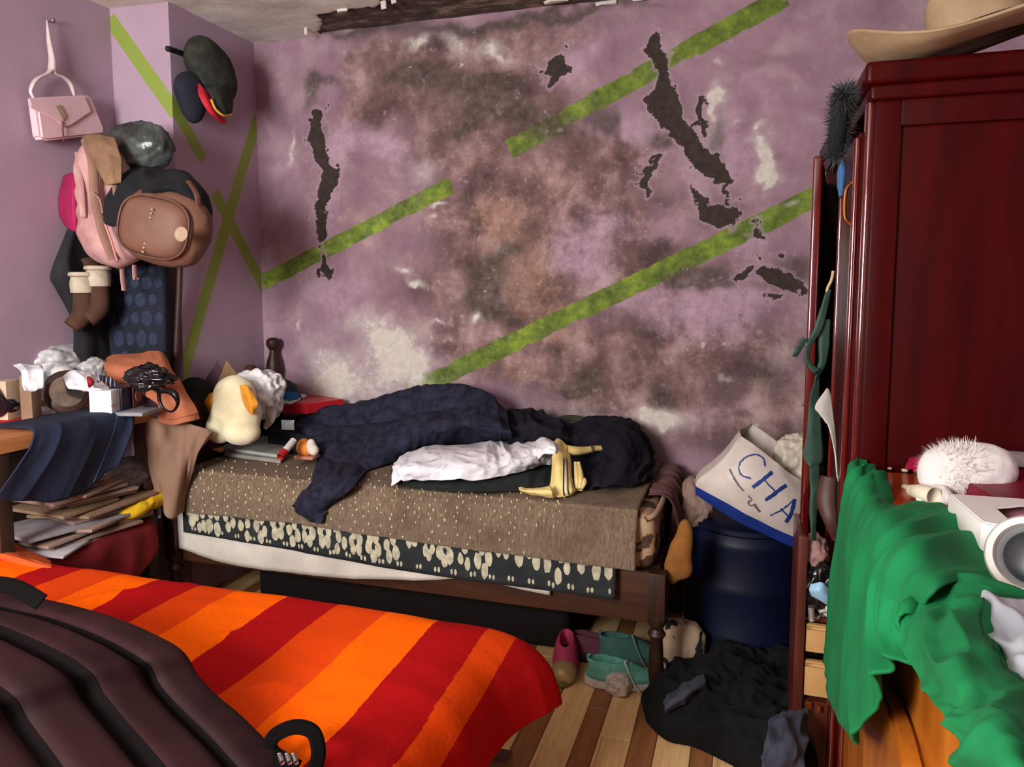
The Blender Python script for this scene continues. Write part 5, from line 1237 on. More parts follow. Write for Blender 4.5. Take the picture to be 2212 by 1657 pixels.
for a in (604, 620, 634):
    tube('buckle_bar', [atz(a, 1630, OZ + .045), atz(a + 6, 1648, OZ + .042)], .004, mat('chrome', (200, 198, 192), .2, metal=.9), sides=8, parent=tg)
# ================================================================== the wardrobe
wr = mat('red_brown_varnish', (64, 3, 3), .38, (48, 2, 3), 5, stretch=(4, 4, .5), spec=.12, coat=.05)
wrd = mat('red_brown_moulding', (96, 16, 10), .12, (74, 10, 8), 5, stretch=(4, 4, .5), spec=.7, coat=1.0)
inner = mat('wardrobe_inside', (24, 12, 10), .8)
WX, WY0, WY1, WX1_, WT = 2.42, -1.10, -.04, 3.09, 1.79
wd = empty('wardrobe', (2.75, -.57, 0), 'tall glossy dark red wardrobe beside the back wall', 'wardrobe')
side = box('side_panel', ((WX + WX1_) / 2, WY0 + .011, WT / 2), (WX1_ - WX - .004, .018, WT - .02), wr, parent=wd, bevel=.002)
for (cx, cz, sx, sz) in ((WX + .035, WT / 2, .055, WT - .1), (WX1_ - .035, WT / 2, .055, WT - .1), ((WX + WX1_) / 2, WT - .10, WX1_ - WX - .12, .07), ((WX + WX1_) / 2, .06, WX1_ - WX - .12, .1)):
    box('panel_moulding', (cx, WY0 - .003, cz), (sx, .014, sz), wr, parent=side, bevel=.005)
box('back_panel', ((WX + WX1_) / 2, WY1 - .006, WT / 2), (WX1_ - WX - .01, .012, WT - .02), wr, parent=wd)
box('rear_panel', (WX1_ - .006, (WY0 + WY1) / 2, WT / 2), (.012, WY1 - WY0 - .03, WT - .02), inner, parent=wd)
box('bottom_panel', ((WX + WX1_) / 2, (WY0 + WY1) / 2, .06), (WX1_ - WX - .02, WY1 - WY0 - .03, .03), inner, parent=wd)
cr = box('crown', ((WX + WX1_) / 2 - .004, (WY0 + WY1) / 2 - .012, WT - .022), (WX1_ - WX + .03, WY1 - WY0 + .05, .05), wr, parent=wd, bevel=.014, seg=4)
box('crown_step', ((WX + WX1_) / 2, (WY0 + WY1) / 2 - .01, WT - .062), (WX1_ - WX + .012, WY1 - WY0 + .028, .034), wr, parent=cr, bevel=.008, seg=3)
# front: near stile and door, open gap, far door ajar
box('stile', (WX + .004, WY0 + .03, WT / 2 - .02), (.022, .05, WT - .10), wrd, parent=wd, bevel=.008, seg=3)
d1 = box('door', (WX - .004, WY0 + .215, .86), (.020, .30, 1.60), wr, parent=wd, bevel=.004)
for yy in (WY0 + .075, WY0 + .352):
    box('door_edge_moulding', (WX - .016, yy, .86), (.014, .026, 1.58), wrd, parent=d1, bevel=.006, seg=3)
tube('door_pull', [(WX - .02, WY0 + .10, 1.55), (WX - .034, WY0 + .10, 1.53), (WX - .034, WY0 + .10, 1.47), (WX - .02, WY0 + .10, 1.45)], .005, mat('brass', (150, 84, 36), .35, metal=.8), sides=8, parent=d1)
h0 = np.array([WX - .002, WY1 - .02]); fr_ = np.array([2.352, -.66]); dv = fr_ - h0; L_ = np.linalg.norm(dv); an = math.degrees(math.atan2(dv[1], dv[0]))
mc = (h0 + fr_) / 2
d2 = box('door', (mc[0], mc[1], .87), (L_, .018, 1.60), wr, rot=(0, 0, an), parent=wd, bevel=.003)
box('door_edge_moulding', (fr_[0] - .002, fr_[1] + .012, .87), (.026, .026, 1.60), wrd, rot=(0, 0, an), parent=d2, bevel=.007, seg=3)

# hat and bundle on top
tan = mat('tan_felt', (176, 150, 118), .85, (150, 124, 94), 6, bump=.1)
hc = np.array([2.645, -1.02, WT + .06])
ht = empty('tan_hat', (hc[0], hc[1], WT), 'tan wide-brimmed hat with a dark band on the wardrobe', 'hat')
Rh = rotm(4, -15, 0)
th = np.linspace(0, 2 * PI, 25)[:-1]
ctrl = []
for r, z in ((.088, 0), (.12, -.004), (.16, .004), (.20, .026), (.222, .058)):
    ctrl.append([hc + Rh @ np.array([r * 1.12 * math.cos(a), r * .95 * math.sin(a), z * (.2 + 1.7 * abs(math.cos(a)) ** 3)]) for a in th])
Surf(ctrl, 30, 96, cv=True, face=hc + np.array([0, 0, 2])).build('brim', tan, .006, parent=ht)
ctrl = []
for r, z in ((.090, 0), (.088, .04), (.082, .09), (.070, .118), (.045, .118), (.004, .104)):
    ctrl.append([hc + Rh @ np.array([r * 1.12 * math.cos(a), r * .92 * math.sin(a), z]) for a in th])
Surf(ctrl, 36, 72, cv=True, face=hc + np.array([0, -3, 2])).build('crown', tan, .004, parent=ht)
ctrl = [[hc + Rh @ np.array([r * 1.12 * math.cos(a), r * .92 * math.sin(a), z]) for a in th] for r, z in ((.094, .006), (.0945, .02), (.0925, .034))]
Surf(ctrl, 6, 72, cv=True, face=hc + np.array([0, -3, 0])).build('band', mat('dark_hat_band', (52, 38, 30), .6, (34, 24, 20), 30), .004, parent=ht)
radial('red_bundle', (2.93, -.95, WT + .075), [((0, 0, 0), (.13, .10, .075)), ((.08, 0, .03), (.08, .08, .07))], mat('crimson_gold_cloth', (132, 18, 30), .7, (170, 84, 24), 3, namp=(.3, .45)), k=.05, sub=4, amp=.012, scale=9, floor=WT + .003, label='crimson and gold cloth bundle on the wardrobe behind the hat', cat='bundle')
# fuzzy dark scarf over the ajar door, grey cloth, tie, white sheet
fz = empty('fuzzy_scarf', (2.36, -.6, 1.66), 'fuzzy black scarf slung over the top of the open wardrobe door', 'scarf')
c = atx(1812, 285, 2.365)
fzc = [c + np.array([0, .05, -.05]), c + np.array([-.002, 0, .01]), c + np.array([.004, -.05, .08])]
tube('scarf_body', fzc, [.016, .020, .012], mat('black_fuzz', (30, 32, 34), .95), sides=14, parent=fz)
rnd = random.Random(6); hv, hf = [], []
for k in range(2200):
    t = rnd.random(); p = fzc[0] + (fzc[2] - fzc[0]) * t + np.array([0, 0, .02 * math.sin(PI * t)])
    n = np.array([rnd.gauss(0, 1), rnd.gauss(0, 1), rnd.gauss(0, 1)]); n /= np.linalg.norm(n); a = p + n * .015
    b = p + n * rnd.uniform(.024, .046) + np.array([rnd.gauss(0, .006), rnd.gauss(0, .006), rnd.gauss(0, .006)])
    s = np.cross(n, (.3, .5, .8)); s = s / np.linalg.norm(s) * .0016
    i = len(hv); hv += [a - s, a + s, b]; hf.append((i, i + 1, i + 2))
mesh('fuzz', hv, hf, mat('grey_fuzz', (74, 78, 80), .9), parent=fz, kind='stuff')
Surf(net([[(1838, 215, 'y', -0.655), (1846, 222, 'y', -0.650)], [(1826, 245, 'y', -0.659), (1842, 250, 'y', -0.652)], [(1812, 272, 'y', -0.660), (1834, 275, 'y', -0.654)]]), 16, 10, folds(.003, 2, 2, 3), face=(1, -2, 2)).build('loose_grey_cloth', mat('pale_grey_cloth', (170, 166, 146), .85), .006, parent=fz)  # separate piece of grey cloth, only parented to the scarf
tie = mat('bottle_green_satin', (52, 80, 68), .6, (38, 60, 50), 8, bump=.1)
tt = empty('green_tie', aty(1755, 1165, -.985), 'bottle green tie knotted on the wardrobe door', 'tie')
def strip(name, L, R, m, parent, th=.004, nrm=(-1, -2, 1)):
    A = np.array([[l, (np.asarray(l) + np.asarray(r)) / 2 + np.array([-.004, -.004, 0]), r] for l, r in zip(L, R)])
    return Surf(A, 50, 9, folds(.002, 4, 1, 2), face=A.reshape(-1, 3).mean(0) + np.array(nrm)).build(name, m, th, parent=parent)
g = lambda L, x: [aty(a, b, -.985 + (x - 2.335)) for a, b in L]
strip('tie_blade', g([(1762, 810), (1748, 870), (1742, 940), (1735, 985), (1750, 1012)], 2.335), g([(1770, 806), (1772, 870), (1776, 940), (1778, 995), (1762, 1012)], 2.345), tie, tt)
strip('tie_tail', g([(1748, 1005), (1750, 1060), (1748, 1110), (1752, 1168)], 2.34), g([(1770, 1005), (1772, 1060), (1766, 1110), (1764, 1168)], 2.345), tie, tt)
strip('tie_loop', g([(1782, 635), (1762, 700), (1740, 750), (1738, 785), (1758, 808)], 2.335), g([(1796, 625), (1780, 700), (1752, 752), (1752, 780), (1772, 800)], 2.335), tie, tt)
strip('tie_loop', g([(1776, 690), (1768, 730), (1768, 775), (1758, 806)], 2.35), g([(1794, 690), (1792, 740), (1785, 785), (1774, 808)], 2.35), tie, tt)
strip('tie_end', g([(1735, 728), (1722, 745), (1710, 768)], 2.325), g([(1746, 732), (1732, 755), (1722, 772)], 2.325), tie, tt)
tube('twine', g([(1800, 585), (1796, 605), (1788, 622), (1786, 634)], 2.34), .004, mat('pale_twine', (206, 180, 140), .8), sides=6, parent=tt)
Surf(net([[(1786, 838, 'y', -0.990), (1790, 842, 'y', -0.985), (1792, 850, 'y', -0.980)], [(1760, 880, 'y', -1.005), (1778, 885, 'y', -1.000), (1798, 890, 'y', -0.985)], [(1782, 905, 'y', -1.000), (1794, 930, 'y', -0.995), (1803, 940, 'y', -0.985)], [(1800, 960, 'y', -0.995), (1803, 985, 'y', -0.990), (1807, 1000, 'y', -0.985)], [(1806, 1020, 'y', -0.990), (1808, 1035, 'y', -0.985), (1810, 1040, 'y', -0.983)]]), 40, 20, face=(0, -3, 1)).build('white_curl_of_paper', mat('white_curl', (228, 224, 214), .6), .003, label='curled white paper sticking out of the wardrobe front', cat='paper')
blob('blue_cloth', atx(1818, 385, 2.40), (.012, .02, .05), mat('sky_blue_cloth', (70, 120, 170), .85), sub=3, amp=.1, label='sliver of blue cloth inside the open wardrobe', cat='cloth')

# ================================================================== drum, shopping bags and soft things at the foot of the bed
dm = mat('dark_blue_plastic', (10, 18, 44), .5, (7, 13, 34), 4, spec=.3)
dr = empty('blue_drum', (2.185, -.275, 0), 'dark blue plastic drum at the foot of the bed', 'drum')
lathe('drum_body', [(.19, 0), (.20, .012), (.203, .10), (.208, .115), (.203, .13), (.205, .27), (.210, .285), (.205, .30), (.203, .42), (.208, .435), (.203, .452), (.19, .47), (.17, .474)], (2.185, -.275, 0), dm, sides=44, parent=dr)
lathe('lid', [(.185, .472), (.196, .476), (.196, .492), (.18, .498), (.05, .500)], (2.185, -.275, 0), dm, sides=44, parent=dr)
# shopping bag with blue lettering
def uv_of_px(S, pts):
    G = S.G.reshape(-1, 3) - CAM; w = G @ _F
    q = np.stack([1106 + FPX * (G @ _R) / w, 828.5 - SHIFT - FPX * (G @ _U) / w], -1)
    nu, nv = S.G.shape[:2]; out = []
    for p in pts:
        k = int(np.argmin(((q - np.array(p)) ** 2).sum(1))); out.append(((k // nv) / (nu - 1), (k % nv) / (nv - 1)))
    return out
def strokes(S, name, lines, m, parent, off=.0015, kind=None):
    """lines: list of (list of px points, width px)"""
    pol = []
    for pts, w in lines:
        P = catmull(np.array(pts, float), max(2, 6 * (len(pts) - 1)))
        T = np.gradient(P, axis=0); T /= np.linalg.norm(T, axis=1, keepdims=True); Nn = np.stack([-T[:, 1], T[:, 0]], 1)
        ww = np.linspace(w[0], w[1], len(P))[:, None] / 2 if isinstance(w, tuple) else w / 2
        A = uv_of_px(S, P - Nn * ww); B = uv_of_px(S, P + Nn * ww)
        for i in range(len(P) - 1): pol.append([A[i], A[i + 1], B[i + 1], B[i]])
    return S.decal(name, pol, m, off, parent=parent, kind=kind)
bagw = mat('white_shopping_bag', (206, 196, 188), .45, (180, 166, 158), 4, bump=.2, bscale=9, bdist=.02)
bagb = mat('royal_blue_print', (26, 52, 130), .5)
sb = empty('shopping_bag', (2.2, -.45, .5), 'white shopping bag with blue lettering CHA tilted on the blue drum', 'bag')
F_ = net([[(1503, 1068, 'y', -.46), (1560, 1105, 'y', -.475), (1610, 1135, 'y', -.48), (1665, 1160, 'y', -.475), (1714, 1182, 'y', -.46)],
          [(1506, 1040, 'y', -.47), (1562, 1070, 'y', -.50), (1620, 1100, 'y', -.51), (1675, 1130, 'y', -.50), (1722, 1150, 'y', -.47)],
          [(1540, 1012, 'y', -.47), (1590, 1035, 'y', -.505), (1645, 1065, 'y', -.515), (1695, 1095, 'y', -.50), (1738, 1115, 'y', -.46)],
          [(1568, 985, 'y', -.465), (1615, 1003, 'y', -.495), (1660, 1025, 'y', -.50), (1700, 1052, 'y', -.485), (1742, 1080, 'y', -.45)],
          [(1600, 941, 'y', -.45), (1635, 965, 'y', -.47), (1672, 995, 'y', -.47), (1702, 1020, 'y', -.46), (1738, 1042, 'y', -.43)]])
SF = Surf(F_, 120, 120, folds(.003, 3, 3, 2), face=(2.1, -4, 1))
SF.build('bag_front', bagw, .003, parent=sb)
Bk = [[p + np.array([.035, .16, .02 if i < 4 else .015]) for p in r] for i, r in enumerate(np.array(F_))]
Surf(Bk, 60, 60, folds(.006, 3, 3, 5), face=(2.1, 4, 1)).build('bag_back', bagw, .003, parent=sb)
A_, B_ = np.array(F_), np.array(Bk)
Surf([A_[0], A_[0] * .5 + B_[0] * .5 + np.array([0, 0, -.01]), B_[0]], 16, 40, face=(2, -1, -5)).build('bag_base', bagb, .003, parent=sb)
Surf([A_[:, 0], A_[:, 0] * .5 + B_[:, 0] * .5 + np.array([-.02, 0, 0]), B_[:, 0]], 16, 40, face=(-5, -1, 1)).build('bag_gusset', bagw, .003, parent=sb)
Surf([A_[:, -1], A_[:, -1] * .5 + B_[:, -1] * .5 + np.array([-.03, 0, 0]), B_[:, -1]], 16, 40, face=(5, -1, 1)).build('bag_gusset', bagw, .003, parent=sb)
SF.decal('blue_base_band', [[(0, a), (0, b), (.17, b), (.17, a)] for a, b in zip(np.linspace(.0, 1, 25)[:-1], np.linspace(.0, 1, 25)[1:])], bagb, .001, parent=sb, sub=3)
txt = mat('blue_lettering', (30, 58, 128), .5)
strokes(SF, 'letter_c', [([(1653, 1008), (1648, 990), (1630, 982), (1608, 990), (1596, 1008), (1602, 1026), (1622, 1034)], (3, 4))], txt, sb)
strokes(SF, 'letter_h', [([(1668, 1020), (1648, 1036), (1626, 1053)], 8), ([(1698, 1048), (1676, 1064), (1653, 1081)], 8), ([(1650, 1036), (1676, 1064)], 3)], txt, sb)
strokes(SF, 'letter_a', [([(1716, 1078), (1690, 1100), (1664, 1113)], 3), ([(1716, 1078), (1708, 1110), (1697, 1128)], 8), ([(1686, 1098), (1703, 1116)], 3)], txt, sb)
strokes(SF, 'small_lettering', [([(1576, 1013), (1590, 1040), (1606, 1060)], 4), ([(1616, 1070), (1624, 1080), (1616, 1084), (1622, 1092), (1632, 1088)], 3), ([(1630, 1090), (1642, 1106)], 5)], mat('grey_lettering', (96, 84, 92), .6), sb)
crumpled('white_carrier_bag', aty(1722, 1000, -.33), (.075, .06, .085), mat('off_white_film', (206, 196, 180), .45, (184, 172, 156), 4), 'off-white carrier bag squeezed between shopping bag and wardrobe', seed=8, ridge=.10)
crumpled('cream_sack', aty(1508, 1085, -.36), (.05, .05, .08), mat('cream_sackcloth', (150, 124, 112), .8), 'cream sack beside the shopping bag at the bed end', seed=14, ridge=.05)
mu = mat('mustard_plush', (142, 92, 40), .95, (116, 72, 28), 16, bump=.35, bscale=90)
c = aty(1468, 1190, -.66)
mt_ = empty('mustard_plush_toy', (c[0], c[1], c[2] - .1), 'mustard brown plush paw hanging at the foot of the bed', 'plush toy')
radial('body', c, [((.016, 0, .06), (.024, .025, .045)), ((.004, 0, 0), (.036, .03, .05)), ((-.014, -.005, -.05), (.032, .028, .038)), ((.016, -.005, -.055), (.026, .024, .03)), ((-.020, -.005, -.088), (.014, .014, .022))], mu, k=.02, sub=4, amp=.002, scale=30, parent=mt_)
# cow print bag
def cow_mat():
    m = bpy.data.materials.new('cow_print'); m.use_nodes = True; t = NT(m); v = t.coord('Object')
    s = t.step(t.noise(11, 2, .5, v, 1.0), .52, .55)
    t.link(t.mix(s, lin((176, 150, 124)), lin((22, 18, 18))), t.b.inputs['Base Color']); t.b.inputs['Roughness'].default_value = .9; return m
blob('cow_print_cushion', aty(1468, 1395, -.50), (.085, .05, .095), cow_mat(), sub=4, power=2.6, amp=.06, floor=.003, label='cream cushion with black cow patches on the floor by the drum', cat='cushion')

# ================================================================== shoes and heap on the floor
def shoe(name, loc, rz, L, W, H, up, sole, label, toe=None, lace=None, collar=.42, tilt=0.0, group='shoes under the bed'):
    root = empty(name, loc, label, 'shoe', group)
    th = np.linspace(0, 2 * PI, 29)[:-1]; R = rotm(0, tilt, rz); loc = np.array(loc, float)
    def ring(fx, fw, cx, z, lift=0.0):
        out = []
        for a in th:
            x = L / 2 * fx * math.cos(a) + cx
            w = W / 2 * fw * math.sin(a) * (1 - .14 * math.cos(a + .5))
            out.append(loc + R @ np.array([x, w, z + lift * max(0, math.cos(a)) - .006 * math.cos(2 * a) * lift]))
        return out
    S1 = Surf([ring(.98, .96, 0, .002), ring(1.03, 1.03, 0, .008), ring(1.03, 1.03, 0, .028), ring(.98, .96, 0, .036)], 14, 72, cv=True, face=loc + np.array([0, 0, -9]))
    S1.flip = 1; S1.build('sole', sole, .004, parent=root)
    a0 = -L * (.5 - collar / 2) * .96
    S2 = Surf([ring(.97, .95, 0, .024), ring(.98, .97, 0, .04), ring(.86, .92, -L * .04, H * .55), ring(.62, .80, -L * .14, H * .82), ring(collar + .06, .62, -L * .22, H * .97, -.02 * H), ring(collar, .54, -L * .24, H * 1.02, -.25 * H), ring(collar * .88, .46, -L * .24, H * .9, -.25 * H), ring(collar * .8, .4, -L * .23, H * .5)], 44, 72, cv=True)
    S2.build('upper', up, .003, parent=root)
    if toe is not None:
        blob('toe_cap', loc + R @ np.array([L * .30, 0, .034]), (L * .215, W * .515, .036), toe, sub=3, rot=(0, tilt + 6, rz), parent=root)
    if lace is not None:
        for k in range(4):
            x = L * (.05 + .06 * k) - .01; w = W * .20; z = H * (.92 - .10 * k)
            tube('lace', [loc + R @ np.array([x, -w, z - .006]), loc + R @ np.array([x + .008, 0, z + .008]), loc + R @ np.array([x, w, z - .006])], .003, lace, sides=6, parent=root)
        tube('lace', [loc + R @ np.array(q) for q in ((L * .06, -.01, H), (L * .02, -.03, H * 1.1), (L * .12, -W * .52, H * .5), (L * .2, -W * .62, .012))], .0032, lace, sides=6, n=30, parent=root)
        tube('heel_tab', [loc + R @ np.array(q) for q in ((-L * .46, 0, H * .95), (-L * .47, 0, H * 1.12), (-L * .43, 0, H * 1.2))], [.012, .010, .004], up, sides=8, flatten=.4, parent=root)
    return root
mint = mat('mint_mesh', (104, 176, 156), .8, (78, 142, 124), 30, bump=.2); wsole = mat('white_rubber', (226, 220, 212), .5)
p = (atz(1272, 1478, 0) + atz(1412, 1490, 0)) / 2
shoe('mint_sneaker', (p[0] + .005, p[1] + .01, 0.0), 10, .245, .092, .085, mint, wsole, 'mint green sneaker with a white sole beside the bed leg', lace=mat('pale_lace', (190, 220, 212), .8))
p = atz(1206, 1480, 0)
shoe('pink_gold_shoe', (p[0], p[1] + .09, 0), -80, .22, .085, .095, mat('raspberry_fabric', (182, 58, 92), .7), mat('olive_sole', (120, 108, 70), .6), 'raspberry pink shoe with a golden toe pointing at the room', toe=mat('dull_gold', (190, 170, 120), .45, (150, 130, 84), 14, metal=.3), collar=.5)
p = atz(1300, 1430, 0)
shoe('mauve_shoe', (p[0] - .01, p[1] + .02, 0), 8, .22, .085, .085, mat('mauve_suede', (110, 56, 74), .85), mat('mauve_sole', (70, 44, 54), .7), 'dull mauve shoe behind the mint sneaker')
p = atz(1350, 1440, 0)
shoe('teal_shoe', (p[0] + .01, p[1] + .03, 0.0), 20, .22, .085, .10, mat('teal_mesh', (72, 116, 108), .85), mat('teal_sole', (90, 110, 104), .7), 'dark teal shoe standing behind the mint sneaker', lace=mat('teal_lace', (110, 150, 140), .8))
p = atz(1331, 1505, 0)
crumpled('crumpled_plastic_ball', (p[0], p[1] + .03, .032), (.040, .038, .034), mat('smoky_film', (206, 198, 188), .3, (166, 158, 150), 8, spec=.6), 'crumpled clear plastic ball on the floor before the mint sneaker', cat='plastic', seed=6, ridge=.05, floor=.002)
bk = mat('black_jersey_cloth', (17, 17, 19), .95, (7, 7, 8), 5, bump=.15, spec=.25)
c = np.array([2.165, -.70, 0])
th = np.linspace(0, 2 * PI, 33)[:-1]
out_ = [atz(a, b, .004) for a, b in ((1402, 1560), (1418, 1525), (1440, 1500), (1500, 1478), (1570, 1450), (1640, 1438), (1700, 1445), (1735, 1470), (1745, 1540), (1752, 1620), (1740, 1690), (1650, 1690), (1570, 1648), (1500, 1615), (1440, 1600))]
O = catmull(np.array(out_), 48, True); cen = O.mean(0)
rows = [O] + [cen + (O - cen) * s + np.array([0, 0, h]) for s, h in ((.99, .025), (.93, .055), (.80, .08), (.62, .095), (.42, .105), (.22, .11), (.02, .108))]
def pile_disp(u, v, G):
    e = np.clip(u * 5, 0, 1)
    return e * (.032 * ridged(np.stack([G[..., 0] * 7, G[..., 1] * 7, G[..., 2] * 4], -1), 3, 17) + .012 * fbm(G * 16, 3, 4))
Surf(np.array(rows), 90, 160, pile_disp, cv=True, face=cen + np.array([0, 0, 5])).build('black_clothes_heap', bk, .004, label='heap of black clothes on the floor before the drum', cat='clothes')
gr = mat('slate_denim', (66, 70, 84), .9, (46, 48, 60), 14, bump=.2)
Surf(net([[(1432, 1515, 'z', .10), (1470, 1480, 'z', .12), (1520, 1455, 'z', .12)], [(1436, 1530, 'z', .12), (1475, 1500, 'z', .15), (1525, 1470, 'z', .15)], [(1440, 1545, 'z', .09), (1480, 1520, 'z', .12), (1520, 1490, 'z', .12)]]), 24, 30, folds(.006, 2, 3, 4), face=(2, -2, 4)).build('slate_garment', gr, .006, label='slate grey garment on the left of the black heap', cat='garment')
Surf(net([[(1662, 1560, 'z', .18), (1700, 1535, 'z', .19), (1745, 1530, 'z', .18)], [(1650, 1600, 'z', .19), (1695, 1580, 'z', .22), (1745, 1575, 'z', .20)], [(1650, 1640, 'z', .17), (1690, 1630, 'z', .20), (1740, 1630, 'z', .19)], [(1645, 1665, 'z', .14), (1685, 1665, 'z', .16), (1735, 1665, 'z', .16)]]), 40, 40, folds(.014, 3, 3, 9), face=(2, -2, 4)).build('grey_jeans', gr, .006, label='grey crumpled jeans on the right of the black heap', cat='jeans')
tube('pink_sock', net([[(1490, 1442, 'z', .05), (1510, 1448, 'z', .05), (1532, 1455, 'z', .05)]])[0], [.014, .018, .012], mat('rose_knit', (176, 120, 116), .9), sides=10, label='rose pink sock between the cow cushion and black heap', cat='sock')

# ================================================================== narrow chest before the wardrobe
chw = mat('red_brown_chest', (92, 36, 24), .4, (70, 26, 18), 5, stretch=(5, 5, .6), coat=.3)
crm = mat('cream_drawer_front', (206, 162, 104), .55, (186, 140, 86), 4)
chx0, chx1, chy = 2.312, 2.408, -.95
ch = empty('narrow_chest', ((chx0 + chx1) / 2, -.86, 0), 'narrow dark red chest with cream drawers before the wardrobe', 'chest')
box('side_board', (chx0 + .008, -.86, .33), (.016, .19, .66), chw, parent=ch)
box('side_board', (chx1 - .006, -.86, .23), (.010, .19, .44), chw, parent=ch)
box('front_post', (chx0 + .012, chy - .012, .33), (.024, .022, .66), chw, parent=ch)
box('base_board', ((chx0 + chx1) / 2, -.86, .105), (chx1 - chx0, .19, .21), chw, parent=ch)
box('shelf_board', ((chx0 + chx1) / 2, -.86, .434), (chx1 - chx0, .19, .012), chw, parent=ch)
for z, h in ((.385, .075), (.275, .095)):
    d = box('drawer', ((chx0 + chx1) / 2 + .012, chy - .004, z), (chx1 - chx0 - .03, .02, h), crm, parent=ch, bevel=.005)
    tube('drawer_lip', [(chx0 + .028, chy - .016, z + h / 2 - .008), (chx1 - .004, chy - .016, z + h / 2 - .008)], .005, crm, sides=8, n=4, parent=d)
box('gold_hinge', (chx0 + .04, chy - .018, .205), (.016, .006, .022), mat('brass', (150, 84, 36)), parent=ch, bevel=.002)
box('gold_hinge', (chx1 - .03, chy - .018, .198), (.010, .006, .018), mat('brass', (150, 84, 36)), parent=ch, bevel=.002)
crumpled('black_white_wrapper', aty(1772, 1270, -.93), (.045, .05, .07), mat('black_white_film', (206, 206, 206), .25, (16, 16, 18), 9, namp=(.5, .54), spec=.6), 'black and white crumpled wrapper on the narrow chest', cat='wrapper', seed=11, ridge=.10)
Surf(net([[(1750, 1262, 'y', -.99), (1775, 1258, 'y', -1.0), (1790, 1270, 'y', -.99)], [(1748, 1275, 'y', -1.0), (1772, 1280, 'y', -1.01), (1792, 1295, 'y', -1.0)], [(1752, 1288, 'y', -.99), (1775, 1300, 'y', -1.0), (1790, 1310, 'y', -.99)]]), 16, 16, face=(2, -4, 1)).build('pale_blue_packet', mat('pale_blue_film', (160, 206, 236), .3), .004, label='pale blue packet on the wrapper above the drawers', cat='packet')
tube('silver_tube', [aty(1752, 1310, -.98), aty(1754, 1340, -.98)], .008, mat('silver_tube', (190, 184, 176), .3, metal=.6), sides=10, label='small silver tube standing by the wrapper', cat='tube')
crumpled('rose_tissue', aty(1762, 1190, -.92), (.03, .035, .04), mat('rose_tissue', (170, 130, 124), .7, (140, 104, 100), 6), 'rose grey tissue wad at the end of the tie', cat='tissue', seed=3, ridge=.1, sub=4)
tube('brown_leather_strap', [aty(1790, 1030, -.98), aty(1785, 1080, -1.0), aty(1795, 1130, -1.02), aty(1805, 1165, -1.0)], [.02, .024, .016, .008], mat('dark_brown_hide', (78, 48, 42), .5), sides=10, flatten=.5, label='dark brown leather strap hanging behind the green trousers', cat='strap')

# ================================================================== dresser with the green trousers
og = mat('orange_varnished_wood', (196, 116, 38), .3, (160, 84, 22), 4, stretch=(3, 3, .8), coat=.4, bump=.05)
ogt = mat('orange_red_top', (190, 74, 18), .3, (160, 52, 12), 5, stretch=(1, 4, 1), coat=.4)
DZ = .88
ds = empty('dresser', (2.76, -1.75, 0), 'orange varnished dresser at the right, half under green trousers', 'dresser')
box('top', (2.755, -1.72, DZ - .014), (.69, 1.18, .028), ogt, parent=ds, bevel=.006)
box('side', (2.425, -1.72, .425), (.020, 1.14, .85), og, parent=ds)
box('end', (2.755, -1.16, .425), (.64, .018, .85), og, parent=ds)
box('end', (2.755, -2.29, .425), (.64, .018, .85), og, parent=ds)
box('side', (3.085, -1.72, .425), (.018, 1.14, .85), og, parent=ds)
def arch(name, y0, y1, z0, z1, x, th, m, parent):
    n = 16; P = [(y0, z0), (y1, z0)] ; r = (y1 - y0) / 2
    P += [((y0 + y1) / 2 + r * math.cos(a), z1 - r * .55 + r * .55 * math.sin(a)) for a in np.linspace(0, PI, n)]
    return prism(name, P, th, m, ((x, 0, 0), (0, 1, 0), (0, 0, 1)), bevel=.006, parent=parent)
arch('curved_panel', -2.02, -1.60, .02, .67, 2.385, .03, og, ds)
arch('curved_panel', -1.56, -1.36, .02, .55, 2.395, .02, og, ds)
grn = mat('green_cotton_twill', (12, 130, 72), .85, (8, 104, 56), 4, bump=.12, bscale=90)
gt = empty('green_trousers', (2.42, -1.6, .5), 'bright green trousers draped over the edge of the dresser', 'trousers')
